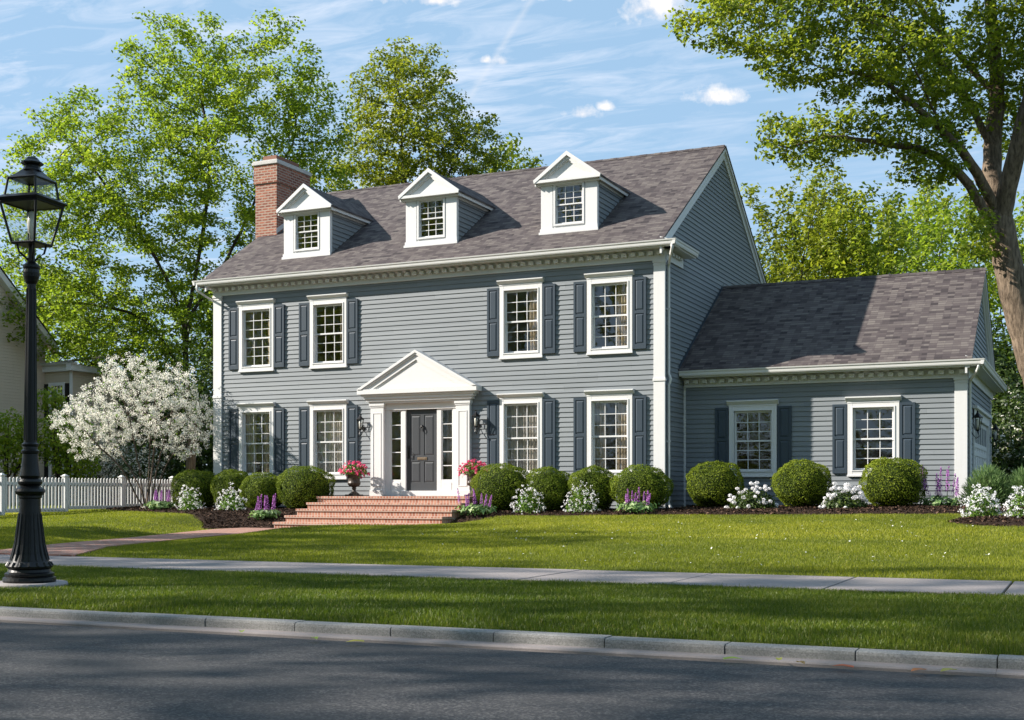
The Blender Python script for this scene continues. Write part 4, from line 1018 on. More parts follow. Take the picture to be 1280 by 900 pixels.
for s, (a, za, b, zb3) in enumerate(((-2.4, 5.95, 3.5, 11.18), (9.4, 5.85, 3.5, 11.18))):
    mb.add([(NX, a, za-.05), (NX+.3, a, za-.05), (NX+.3, b, zb3-.05), (NX, b, zb3-.05), (NX, a, za-.33), (NX+.3, a, za-.33), (NX+.3, b, zb3-.33), (NX, b, zb3-.33)], [(0, 1, 2, 3), (7, 6, 5, 4), (1, 5, 6, 2), (0, 3, 7, 4), (0, 4, 5, 1), (3, 2, 6, 7)])
mb.build('trim_board', 'white_trim', nb_)
mb = MB()
for a, za in ((-2.4, 5.95), (9.4, 5.85)): mb.add([(-50, a, za), (NX+.35, a, za), (NX+.35, 3.5, 11.18), (-50, 3.5, 11.18)], [(0, 1, 2, 3) if a < 3 else (3, 2, 1, 0)])
mb.add([(NX, 8.65, 5.05), (-35.75, 8.65, 5.05), (-35.75, 12, 5.7), (NX, 12, 5.7)], [(0, 1, 2, 3)]); mb.add([(NX, 15.3, 5.05), (-35.75, 15.3, 5.05), (-35.75, 12, 5.7), (NX, 12, 5.7)], [(3, 2, 1, 0)])
mb.build('roof', 'roof_shingle', nb_)
for zb3, zt3 in ((3.0, 4.2), (.3, 1.8)):
    cxn = -36.83; f = MB()
    f.box(cxn-.42, cxn-.32, 8.93, 9.0, zb3-.1, zt3+.12).box(cxn+.32, cxn+.42, 8.93, 9.0, zb3-.1, zt3+.12).box(cxn-.32, cxn+.32, 8.931, 9, zt3, zt3+.12).box(cxn-.32, cxn+.32, 8.931, 9, zb3-.1, zb3)
    for k in (-1, 0, 1): f.box(cxn+k*.16-.012, cxn+k*.16+.012, 8.96, 8.99, zb3, zt3)
    for k in (1, 2, 3): z = zb3+(zt3-zb3)*k/4; f.box(cxn-.32, cxn+.32, 8.961, 8.989, z-.012, z+.012)
    w_ = f.build('window', 'white_trim', nb_); f = MB(); f.add([(cxn-.32, 8.98, zb3), (cxn+.32, 8.98, zb3), (cxn+.32, 8.98, zt3), (cxn-.32, 8.98, zt3)], [(0, 1, 2, 3)]); f.build('glass', 'window_glass', w_)
    for s in (-1, 1): f = MB(); x0, x1 = sorted((cxn+s*.43, cxn+s*.66)); f.box(x0, x1, 8.94, 8.975, zb3-.08, zt3+.08); f.build('shutter', 'black_iron', nb_)
mb = MB(); mb.box(-48, NX-.1, -1.9, 11, -.5, -.4).box(-37.4, -36.2, 11, 11.1, -.5, 4.7); mb.build('room_walls', 'plaster', nb_)

# ------------------------------------------------------------------ trees by space colonisation
def grow(attr, paths, step=.4, infl=3.0, kill=.8, iters=120, rng=RNG, grav=.0):
    """paths: list of (parent_path_index or None, [points]) -> nodes, parents"""
    P = []; par = []
    ends = []
    for (pi, pts) in paths:
        pts = [np.array(p, float) for p in pts]
        if pi is None: prev = -1; cur = pts[0]
        else:
            ids = ends[pi]; prev = min(ids, key=lambda i: np.linalg.norm(P[i]-pts[0])); cur = P[prev]
        mine = []
        if pi is None: P.append(cur); par.append(-1); prev = len(P)-1; mine.append(prev)
        # smooth through points (Catmull-Rom) with small jitter
        Q = [cur]+pts[1:] if pi is None else [cur]+pts[1:]
        for a in range(len(Q)-1):
            p0 = Q[max(a-1, 0)]; p1 = Q[a]; p2 = Q[a+1]; p3 = Q[min(a+2, len(Q)-1)]
            n = max(1, int(np.linalg.norm(p2-p1)/step))
            for k in range(1, n+1):
                t = k/n; q = .5*((2*p1)+(-p0+p2)*t+(2*p0-5*p1+4*p2-p3)*t*t+(-p0+3*p1-3*p2+p3)*t**3)
                q = q+rng.normal(0, step*.05, 3); P.append(q); par.append(prev); prev = len(P)-1; mine.append(prev)
        ends.append(mine)
    global LAST_ENDS; LAST_ENDS = ends
    P = list(P); A = np.array(attr)
    nd = np.array(P); D = np.full(len(A), 1e9); I = np.zeros(len(A), int)
    for s in range(0, len(nd), 500):
        d = np.linalg.norm(A[:, None]-nd[None, s:s+500], axis=2); j = d.argmin(1); dm = d[np.arange(len(A)), j]; b = dm < D; D[b] = dm[b]; I[b] = j[b]+s
    alive = D > kill*.6; A = A[alive]; D = D[alive]; I = I[alive]
    for it in range(iters):
        if len(A) == 0: break
        act = D < infl
        if not act.any():
            act = D < D.min()+.5
        src = I[act]; u = A[act]-np.array(P)[src]; u /= np.linalg.norm(u, axis=1, keepdims=True)
        S = np.zeros((len(P), 3)); np.add.at(S, src, u); ks = np.unique(src)
        new = []; stuck = set()
        PA = np.array(P)
        for k in ks:
            dv = S[k]; L = np.linalg.norm(dv)
            if L < 1e-3: continue
            dv = dv/L+rng.normal(0, .16, 3); dv[2] -= grav; dv /= np.linalg.norm(dv)
            if par[k] >= 0:
                pd = PA[k]-PA[par[k]]; pd /= np.linalg.norm(pd)+1e-9; dv = dv*.75+pd*.4; dv /= np.linalg.norm(dv)
            q = PA[k]+dv*step
            if np.min(np.sum((PA-q)**2, 1)) < (.35*step)**2: stuck.add(int(k)); continue
            new.append((q, k))
        if stuck:   # attractors that only feed a crowded node are dropped
            kp = ~(np.isin(I, list(stuck)) & act); A, D, I = A[kp], D[kp], I[kp]
        if not new: break
        b0 = len(P)
        for q, k in new: P.append(q); par.append(int(k))
        nn = np.array([q for q, k in new]); d = np.linalg.norm(A[:, None]-nn[None], axis=2); j = d.argmin(1); dm = d[np.arange(len(A)), j]
        b = dm < D; D[b] = dm[b]; I[b] = j[b]+b0
        keep = D > kill; A, D, I = A[keep], D[keep], I[keep]
        if len(P) > 14000: break
    return np.array(P), np.array(par)
def radii(P, par, tip=.008, ex=2.3, rmin=None):
    n = len(P); r = np.zeros(n); acc = np.zeros(n); kids = np.zeros(n, int)
    for i in range(n-1, -1, -1):
        ri = tip if acc[i] == 0 else acc[i]**(1/ex); r[i] = ri
        if par[i] >= 0: acc[par[i]] += ri**ex; kids[par[i]] += 1
    return r, kids
def limb_mesh(P, par, r):
    n = len(P); ref = np.array((.31, .88, .36)); ref /= np.linalg.norm(ref)
    main = {}
    for i in range(n):
        p = par[i]
        if p >= 0 and (p not in main or r[i] > r[main[p]]): main[p] = i
    dirv = np.zeros((n, 3))
    for i in range(n):
        a = P[i]-P[par[i]] if par[i] >= 0 else np.zeros(3); b = P[main[i]]-P[i] if i in main else np.zeros(3)
        d = a+b; dirv[i] = d/(np.linalg.norm(d)+1e-9)
    own = np.array([i for i in range(n) if par[i] >= 0]); pa = par[own]
    ismain = np.array([main[p] == i for i, p in zip(own, pa)])
    Vs = []; Fs = []; b = 0
    for thick, k in ((True, 10), (False, 5)):
        sel = (r[own] > .05) == thick
        if not sel.any(): continue
        o, p, mm = own[sel], pa[sel], ismain[sel]
        seg = P[o]-P[p]; seg /= np.linalg.norm(seg, axis=1, keepdims=True)+1e-9
        d0 = np.where(mm[:, None], dirv[p], seg); r0 = np.where(mm, np.minimum(r[p], r[o]*1.6+.02), np.minimum(r[o]*1.25, r[p])); d1 = dirv[o]; r1 = r[o]
        rings = []
        for c, d, rr in ((P[p], d0, r0), (P[o], d1, r1)):
            u = np.cross(d, ref); u /= np.linalg.norm(u, axis=1, keepdims=True)+1e-9; w = np.cross(d, u)
            a = np.arange(k)*2*np.pi/k
            rings.append(c[:, None]+(u[:, None]*np.cos(a)[None, :, None]+w[:, None]*np.sin(a)[None, :, None])*rr[:, None, None])
        V = np.concatenate([rings[0], rings[1]], 1).reshape(-1, 3); m = len(o); i = np.arange(m)[:, None]*2*k; q = np.arange(k)[None]; q2 = (q+1) % k
        F = np.stack([i+q, i+q2, i+q2+k, i+q+k], -1).reshape(-1, 4)
        Vs.append(V); Fs.append(F+b); b += len(V)
    return np.concatenate(Vs), np.concatenate(Fs)
def crown_leaves(P, par, r, rad, per, size, spread, rng, rthr=.02, up=.6, clump=None):
    src = P[(r < rthr)]
    if clump is not None: pass
    n = len(src)*per; base = np.repeat(src, per, 0)
    off = rng.normal(size=(n, 3)); off /= np.linalg.norm(off, axis=1, keepdims=True); off *= (rng.random(n)**.5*spread)[:, None]; off[:, 2] *= .6
    pos = base+off; N = rng.normal(size=(n, 3)); N[:, 2] = np.abs(N[:, 2])+up
    N += off/spread*.5
    sz = size*rng.uniform(.6, 1.25, n)
    V, F = leaves(pos, N, sz, .62, .28, rng)
    tone = np.repeat(rng.normal(0, .13, len(src)), per)+rng.normal(.5, .2, n)+.06*sines(base[:, 0]+base[:, 2]*.7, base[:, 1], 5, 4, .1, .5)
    return V, F, np.repeat(np.clip(tone, 0, 1), 2)
def ell(n, c, rad, rng, low=-1, shell=.35):
    p = rng.normal(size=(n*3, 3)); p /= np.linalg.norm(p, axis=1, keepdims=True); p *= (rng.uniform(shell**3, 1, len(p))**(1/3))[:, None]
    p = p[p[:, 2] > low][:n]; return p*np.array(rad)+np.array(c)
def pix(u, v, Z):
    X = (u-640)/1556.2*Z; c, s = math.cos(YAW), math.sin(YAW)
    return (X*c-Z*s, X*s+Z*c-27.91, (615.65-v)/1556.2*Z)
def tree_obj(name, label, cat, base, P, par, tip, leafmat, bark, per, size, spread, rng, group=None, rthr=.022, ex=2.3, rscale=1.0, trunkname='trunk', up=.6):
    r, kids = radii(P, par, tip, ex); r = r*rscale
    t = thing(name, label, cat, base, group)
    V, F = limb_mesh(P, par, r); npmesh(trunkname, V, F, bark, parent=t, smooth=True)
    V, F, rn = crown_leaves(P, par, r, None, per, size, spread, rng, rthr*rscale, up); npmesh('crown', V, F, leafmat, rn, parent=t)
    return t
def copy_tree(o, loc, rz, sc, label, group=None):
    c = o.copy(); COL.objects.link(c); c.location = loc; c.rotation_euler = (0, 0, rz); c.scale = sc if isinstance(sc, tuple) else (sc,)*3; c['label'] = label
    if group: c['group'] = group
    for ch in o.children:
        d = ch.copy(); COL.objects.link(d); d.parent = c
    return c

# left maple: forked trunk, wide fan crown
rg = np.random.default_rng(101)
b = pix(236, 610, 50); base = (b[0], b[1], gz(b[0], b[1])-.1)
att = np.concatenate([ell(900, pix(150, 250, 50), (4.2, 4.5, 4.6), rg), ell(900, pix(300, 190, 50), (3.9, 4.5, 5.0), rg), ell(420, pix(225, 110, 50), (2.6, 3.0, 3.2), rg), ell(260, pix(350, 90, 50), (1.8, 2.2, 2.2), rg),
                      ell(380, pix(100, 385, 50), (2.9, 3.2, 2.2), rg), ell(200, pix(395, 150, 50), (1.1, 1.6, 2.2), rg), ell(250, pix(250, 400, 50), (2.6, 3, 1.6), rg), ell(120, pix(70, 170, 50), (.9, 1.2, 1.6), rg), ell(300, pix(45, 400, 49), (2.2, 2.5, 1.6), rg), ell(260, pix(60, 300, 49.5), (2.0, 2.5, 2.2), rg), ell(240, pix(170, 440, 49.5), (2.6, 2.5, 1.3), rg), ell(200, pix(90, 250, 49.5), (1.6, 2.5, 1.5), rg)])
tp = [base, pix(234, 520, 50), pix(232, 440, 49.8), pix(236, 380, 50)]
P, par = grow(att, [(None, tp), (0, [pix(232, 440, 50), pix(222, 380, 49.5), pix(180, 300, 49), pix(120, 215, 49), pix(85, 175, 49)]), (0, [pix(236, 380, 50), pix(252, 300, 50.5), pix(262, 200, 50.5), pix(250, 110, 50.5)]), (0, [pix(236, 400, 50), pix(280, 330, 51), pix(320, 250, 51), pix(360, 190, 51)]), (0, [pix(234, 470, 50), pix(180, 400, 50), pix(110, 380, 50)]), (0, [pix(234, 500, 50), pix(262, 420, 49), pix(300, 380, 48.6)])], .36, 3.2, .62, 90, rg)
T1 = tree_obj('maple_tree', 'tall bright green maple with a wide crown left of the chimney', 'tree', base, P, par, .0085, 'leaf_maple', 'bark_dark', 36, .165, .50, rg)

# background tree behind the roof
rg = np.random.default_rng(102)
b = pix(520, 610, 62); base = (b[0], b[1], -.8)
att = np.concatenate([ell(850, pix(510, 135, 62), (2.9, 3.2, 3.2), rg), ell(500, pix(560, 190, 62), (3.4, 3.2, 2.2), rg), ell(500, pix(480, 210, 62), (2.6, 3, 3), rg), ell(500, pix(520, 270, 62), (4.4, 3.4, 3.2), rg), ell(140, pix(492, 78, 62), (1.1, 1.3, .9), rg)])
P, par = grow(att, [(None, [base, pix(522, 420, 62), pix(518, 300, 62)]), (0, [pix(518, 300, 62), pix(505, 210, 62), pix(500, 120, 62)]), (0, [pix(518, 320, 62), pix(550, 240, 62), pix(580, 180, 62)])], .4, 3.2, .62, 80, rg)
T2 = tree_obj('elm_tree', 'olive green tree rising behind the roof between the left and middle dormers', 'tree', base, P, par, .0095, 'leaf_olive', 'bark_dark', 30, .20, .55, rg)

# general purpose tree for repeats (behind the wing, across the street)
def generic(seed, h, w, leafmat, label, per=20, size=.22, n=1800, loc=(0, 0, 0), name='tree', bark='bark_dark', low=.3):
    rg = np.random.default_rng(seed); A = []
    for k in range(9):
        a = rg.uniform(0, 6.28); rr = rg.uniform(.0, .55)*w; z = h*rg.uniform(low+.1, .86); s = rg.uniform(.28, .42)
        A.append(ell(n//9, (rr*math.cos(a), rr*math.sin(a), z), (w*s*1.1, w*s*1.1, h*s*.45), rg))
    A = np.concatenate(A); A = A[A[:, 2] > h*low*.6]
    P, par = grow(A, [(None, [(0, 0, -.2), (.1, .05, h*.25), (-.1, .1, h*.5)])], .42, 3.2, .72, 80, rg)
    P = P+np.array(loc)
    return tree_obj(name, label, 'tree', loc, P, par, .0095, leafmat, bark, per, size, .52, rg)
G1 = generic(201, 16.8, 5.0, 'leaf_olive', '', loc=(*pix(1005, 600, 58)[:2], -.8), name='deciduous_tree', size=.24)
G1['label'] = 'olive green tree behind the wing ridge just right of the main gable'
G2 = generic(202, 15.6, 4.6, 'leaf_oak', '', loc=(*pix(1090, 600, 56)[:2], -.8), name='deciduous_tree', size=.25)
G2['label'] = 'yellow green tree behind the middle of the wing ridge'
G3 = generic(203, 14.5, 5.2, 'leaf_maple', '', loc=(*pix(1195, 600, 52)[:2], -.8), name='deciduous_tree', size=.22, low=.12)
G3['label'] = 'bright green leafy tree behind the right end of the wing roof'
GR = 'trees standing behind the house'
for o in (T2, G1, G2, G3): o['group'] = GR
def put(src, u, v, Z, rz, sc, label): 
    p = pix(u, v, Z); return copy_tree(src, (p[0], p[1], -.8), rz, sc, label, GR)
put(G1, 945, 600, 68, 1.2, (.95, .95, .93), 'low green tree seen against the lower right edge of the main gable')
put(G2, 1050, 600, 70, 2.2, 1.02, 'farther tree filling the gap between the two trees behind the wing ridge')
put(G2, 1150, 600, 66, 4.0, 1.2, 'taller yellow green tree under the long bough of the big right tree')
put(G3, 1262, 600, 60, 1.0, 1.08, 'dense tree behind the thick trunk at the right edge')
put(G2, 646, 600, 66, .7, (1.05, 1.05, 1.34), 'yellow green tree crown showing just left of the right dormer')
put(G1, 430, 600, 66, 2.9, (1.05, 1.05, 1.15), 'olive tree between the chimney and the left dormer roof')
put(G2, 1015, 600, 64, 3.3, 1.10, 'yellow green tree just behind the one nearest the main gable')
put(G3, 1120, 600, 61, 5.1, 1.12, 'bright green tree in the middle of the row behind the wing')
put(G3, 62, 600, 62, 2.2, (1.1, 1.1, .95), 'leafy tree behind the neighbouring wing and the street lamp')
put(G3, 120, 600, 70, 3.0, (1.2, 1.2, 1.0), 'leafy tree deep behind the white blossom tree')
put(G3, 250, 600, 66, 5.3, (1.1, 1.1, .9), 'leafy tree behind the trunk of the left maple')

# big foreground tree at right
rg = np.random.default_rng(104)
Z4 = 36.0; k = lambda u, v, dz=0: pix(u, v, Z4+dz)
trunk = [k(1345, 640), k(1312, 520), k(1282, 420), k(1262, 340), k(1248, 270)]
stems = [(None, trunk),
  (0, [k(1248, 270), k(1240, 200, .5), k(1246, 120, .8), k(1240, 30, 1), k(1235, -60, 1), k(1225, -160, 1)]),
  (0, [k(1250, 285), k(1268, 200, -.6), k(1290, 110, -1), k(1320, 0, -1), k(1350, -100, -1)]),
  (0, [k(1247, 265), k(1215, 205, -.8), k(1180, 165, -1.5), k(1130, 120, -2), k(1085, 95, -2.2), k(1030, 85, -2.4)]),
  (0, [k(1256, 320), k(1212, 232, -.5), k(1160, 190, -1.4), k(1100, 180, -2), k(1040, 172, -2.2), k(985, 185, -2.2)]),
  (1, [k(1240, 180, .5), k(1200, 110, 0), k(1150, 50, -.6), k(1080, 10, -1), k(1010, -10, -1.4), k(940, 0, -1.6)]),
  (1, [k(1244, 120, .8), k(1190, 60, 1), k(1130, -10, 1.4), k(1060, -60, 1.5), k(960, -80, 1)]),
  (3, [k(1180, 165, -1.5), k(1150, 100, -2), k(1120, 50, -2.4), k(1075, 20, -2.8)]),
  (2, [k(1275, 170, -.8), k(1310, 130, -1.5), k(1360, 90, -2)]), (1, [k(1238, 90, .6), k(1280, 20, 1.4), k(1330, -50, 2)])]
E4 = lambda n, u, v, dz, rx, rzz: ell(n, k(u, v, dz), (rx, 1.6, rzz), rg)
att = np.concatenate([E4(300, 905, 25, -1.6, 1.5, .95), E4(260, 985, 25, -1.4, 1.6, 1.0), E4(300, 1080, 10, -1.2, 2.2, 1.3), E4(260, 985, 70, -2.2, 1.1, .8), E4(300, 1060, 90, -2.2, 1.5, .75), E4(260, 1140, 80, -1.8, 1.6, 1.1),
  E4(300, 1010, 175, -2.2, 1.3, .8), E4(260, 1075, 165, -2, 1.4, .6), E4(160, 1140, 175, -1.4, 1.2, .6), E4(300, 1200, 60, 0, 1.9, 1.7), E4(200, 1180, 140, -1, 1.0, .9), E4(420, 1290, 60, 0, 1.6, 2.2), E4(120, 1250, 150, 1.2, .9, 1.2), E4(60, 1225, 300, -1, .6, .8),
  E4(400, 1100, -70, 0, 4.2, 1.8), E4(400, 1230, -120, 0, 3.4, 2.4), E4(300, 930, -55, -.6, 2.4, 1.2), E4(300, 1350, -20, 0, 2.4, 3.2), E4(90, 1265, 330, 1, .5, 1.0), E4(130, 1160, 210, -1.4, 1.1, .45)])
P, par = grow(att, stems, .30, 2.2, .46, 90, rg)
r4, _ = radii(P, par, .0075, 2.25)
# thicken trunk by position along it
T4 = thing('oak_tree', 'big tree with a thick tan forked trunk and long boughs over the right side', 'tree', tuple(P[0]))
sc_ = .41/max(r4[0], 1e-6)
r4 = np.where(r4 > .05, r4*np.interp(r4, [.05, r4[0]], [1, sc_]), r4)
for q, (ra, rb_) in {0: (.50, .39), 1: (.30, .09), 2: (.29, .11), 3: (.17, .03), 4: (.17, .03), 5: (.11, .03), 6: (.10, .03)}.items():
    ids = np.array(LAST_ENDS[q]); r4[ids] = np.maximum(np.linspace(ra, rb_, len(ids)), np.minimum(r4[ids], ra))
V, F = limb_mesh(P, par, r4); npmesh('trunk', V, F, 'bark_tan', parent=T4, smooth=True)
V, F, rn = crown_leaves(P, par, r4, None, 30, .155, .38, rg, .020, .5); npmesh('crown', V, F, 'leaf_oak', rn, parent=T4)

# white blossom tree in the left bed: several stems, low round crown
rg = np.random.default_rng(105); ZB = 34.2; k = lambda u, v, dz=0: pix(u, v, ZB+dz)
b = k(184, 640); bx, by = b[0], b[1]; bz = gz(bx, by)
base = (bx, by, bz)
att = np.concatenate([ell(420, k(170, 510), (1.75, 1.7, 1.1), rg), ell(260, k(115, 530), (1.0, 1.2, .75), rg), ell(240, k(220, 520), (1.1, 1.2, .85), rg), ell(200, k(165, 468), (1.0, 1.0, .65), rg), ell(150, k(215, 480), (.8, .9, .55), rg), ell(110, k(250, 530), (.55, .8, .6), rg), ell(60, k(85, 525), (.45, .7, .4), rg), ell(90, k(120, 562), (.7, .8, .35), rg), ell(80, k(225, 560), (.7, .8, .35), rg), ell(60, k(105, 500), (.5, .6, .4), rg)])
st_ = [(None, [base, (bx, by, bz+.15)])]
for du, dv, q in ((-38, 560, .3), (-18, 545, -.3), (4, 540, .2), (22, 550, -.4), (40, 555, .3), (-58, 560, -.2), (12, 520, .6)):
    st_.append((0, [base, k(184+du*.22+rg.normal()*3, 622, q*.4), k(184+du*.5, 590, q), k(184+du, dv, q*1.6)]))
P, par = grow(att, st_, .15, 1.4, .21, 80, rg)
r, _ = radii(P, par, .0045, 2.3)
TB = thing('blossom_tree', 'small multi stemmed tree covered in white blossom beside the left house corner', 'tree', base)
V, F = limb_mesh(P, par, r); npmesh('trunk', V, F, 'bark_grey', parent=TB, smooth=True)
src = P[r < .012]; per = 34; n = len(src)*per; off = rg.normal(size=(n, 3)); off /= np.linalg.norm(off, axis=1, keepdims=True)
cc = np.repeat(src+rg.normal(0, .06, src.shape), per, 0)+off*(.10*rg.random(n)**.5)[:, None]
V, F = leaves(cc, off+rg.normal(0, .4, (n, 3)), rg.uniform(.022, .046, n), .85, .2, rg); npmesh('blossom', V, F, 'petal_cream', np.repeat(rg.random(n), 2), parent=TB)
V, F, rn = crown_leaves(P, par, r, None, 2, .075, .16, rg, .009); npmesh('crown', V, F, 'leaf_perennial', rn, parent=TB)

# shrubs and background planting
def leafy_mass(name, label, cat, blobs, n, size, mat, seed, kind=None, stem=True, extra=None, group=None, fill=.5):
    rg = np.random.default_rng(seed); PP = []; NN = []
    tot = sum((b[3]*b[4]+b[3]*b[5]+b[4]*b[5]) for b in blobs)
    for (x, y, z, a, b_, c) in blobs:
        m = int(n*(a*b_+a*c+b_*c)/tot); d = rg.normal(size=(m, 3)); d /= np.linalg.norm(d, axis=1, keepdims=True)
        lump = 1+.13*np.sin(d[:, 0]*5+x)*np.sin(d[:, 1]*6+y)+.10*np.sin(d[:, 2]*9+d[:, 0]*7)
        rr = np.where(rg.random(m) < fill, 1, rg.uniform(.55, 1, m))*lump*rg.uniform(.9, 1.07, m)
        PP.append(d*rr[:, None]*np.array((a, b_, c))+np.array((x, y, z))); NN.append(d+rg.normal(0, .55, (m, 3)))
    PP, NN = np.concatenate(PP), np.concatenate(NN); NN[:, 2] += .35
    ok = PP[:, 2] > gz(blobs[0][0], blobs[0][1])-.05; PP, NN = PP[ok], NN[ok]; m = len(PP)
    V, F = leaves(PP, NN, size*rg.uniform(.6, 1.3, m), .62, .25, rg); rnd = np.repeat(np.clip(rg.normal(.5, .22, m)+.1*sines(PP[:, 0], PP[:, 2], seed, 4, .3, 2), 0, 1), 2)
    if not stem:
        return tag(npmesh(name, V, F, mat, rnd), label, cat, group, kind)
    bx, by = blobs[0][0], blobs[0][1]; zb_ = gz(bx, by); t = thing(name, label, cat, (bx, by, zb_), group)
    npmesh('foliage', V, F, mat, rnd, parent=t)
    mb = MB()
    for (x, y, z, a, b_, c) in blobs:
        for q in range(4):
            aa = rg.uniform(0, 6.28); mb.tube([(bx+rg.normal()*.1, by+rg.normal()*.1, zb_-.05), ((bx+x)/2+rg.normal()*.1, (by+y)/2, (zb_+z)/2), (x+a*.5*math.cos(aa), y+b_*.5*math.sin(aa), z+c*.3)], [.04, .03, .012], 5)
    mb.build('stem', 'bark_dark', t)
    if extra: extra(t, PP, NN, rg)
    return t
# dark woods closing the view behind everything
rg = np.random.default_rng(106)
bl = []
for x in np.arange(-95, 60, 4.5):
    y = 62+rg.uniform(-3, 3)+(0 if x > -40 else (x+40)*.15); bl.append((x, y, rg.uniform(1.5, 3.5), rg.uniform(3.5, 5), 3.5, rg.uniform(5, 8)))
leafy_mass('far_woods', 'dark dense woodland closing the view behind the house and trees', 'woods', bl, 60000, .6, 'leaf_dark', 301, kind='stuff', stem=False)
def under(u0, u1, Z, top, seed, label, mat='leaf_dark', n=9000, size=.2):
    a, b = pix(u0, 600, Z), pix(u1, 600, Z); m = max(2, int(abs(u1-u0)/1556*Z/2.2)); bl = []; rg = np.random.default_rng(seed)
    for i in range(m+1):
        s = i/m; h = (615-top)/1556*Z*rg.uniform(.75, 1.0); bl.append((a[0]+(b[0]-a[0])*s, a[1]+(b[1]-a[1])*s+rg.uniform(-.6, .6), h*.42-.5, 1.7, 1.5, h*.56+.5))
    return leafy_mass('dark_shrub', label, 'shrub', bl, n, size, mat, seed)
under(60, 300, 52, 425, 311, 'tall dark green shrub mass behind the white blossom tree', n=22000)
under(1225, 1330, 47, 380, 312, 'tall dark shrubs behind the flowering hedge at the right edge', n=16000)
under(940, 1240, 60, 380, 313, 'dark hedge hidden behind the wing roof below the trees', n=12000)
# green shrub and bushes by the neighbour
leafy_mass('garden_shrub', 'loose green shrub in front of the neighbouring cream house', 'shrub', [(*pix(75, 545, 42), 1.0, .9, .8), (*pix(95, 575, 42), .8, .8, .7), (*pix(62, 500, 42), .5, .5, .4)], 3800, .13, 'leaf_maple', 315)
leafy_mass('garden_shrub', 'loose green shrub at the left edge behind the street lamp', 'shrub', [(*pix(8, 540, 42), 1.0, .9, .7), (*pix(22, 565, 42), .7, .8, .7)], 2600, .13, 'leaf_maple', 316)
def whites(t, PP, NN, rg, frac=.35, size=.10):
    k = rg.random(len(PP)) < frac; P_, N_ = PP[k], NN[k]; parts = []
    for q in range(3):
        V, F = leaves(P_+rg.normal(0, size*.4, P_.shape), N_, size*rg.uniform(.5, 1.1, len(P_)), .9, .15, rg); parts.append((V, F, np.repeat(rg.random(len(P_)), 2)))
    V, F, r_ = join(parts); npmesh('blossom', V, F, 'petal_cream', r_, parent=t)
leafy_mass('flowering_shrub', 'pale blossoming shrub in the shade behind the fence', 'shrub', [(*pix(130, 590, 44), 1.4, 1, 1.0), (*pix(165, 585, 44), 1.1, 1, 1.0), (*pix(110, 600, 44), 1, 1, .7)], 3500, .10, 'leaf_dark', 317, extra=lambda t, a, b, c: whites(t, a, b, c, .5, .07))
leafy_mass('flowering_hedge', 'tall dark flowering hedge dotted with white blossom right of the garage', 'hedge', [(*pix(1262, 560, 39), 1.1, 1, 1.9), (*pix(1300, 560, 39), 1.2, 1, 2.0), (*pix(1250, 590, 39), .9, .9, 1.2), (*pix(1285, 600, 39), 1.2, 1, 1.2)], 8500, .13, 'leaf_dark', 318, extra=lambda t, a, b, c: whites(t, a, b, c, .10, .085))
# slim trunk behind the blossom tree
mb = MB(); p0 = pix(235, 640, 43); p1 = pix(241, 540, 43); p2 = pix(247, 440, 43)
tt = thing('slender_tree', 'slender pale trunk between the blossom tree and the house corner', 'tree', (p0[0], p0[1], gz(p0[0], p0[1])))
mb.tube([(p0[0], p0[1], -.7), p1, pix(244, 500, 43)], [.19, .15, .10], 10); mb.build('trunk', 'bark_tan', tt, smooth=True)
rg = np.random.default_rng(319); pc = np.array(pix(246, 500, 43)); d = rg.normal(size=(2200, 3)); V, F = leaves(pc+d*np.array((.8, .8, .9)), rg.normal(size=(2200, 3))+np.array((0, 0, .7)), rg.uniform(.08, .18, 2200), .6, .25, rg); npmesh('crown', V, F, 'leaf_dark', np.repeat(rg.random(2200), 2), parent=tt)

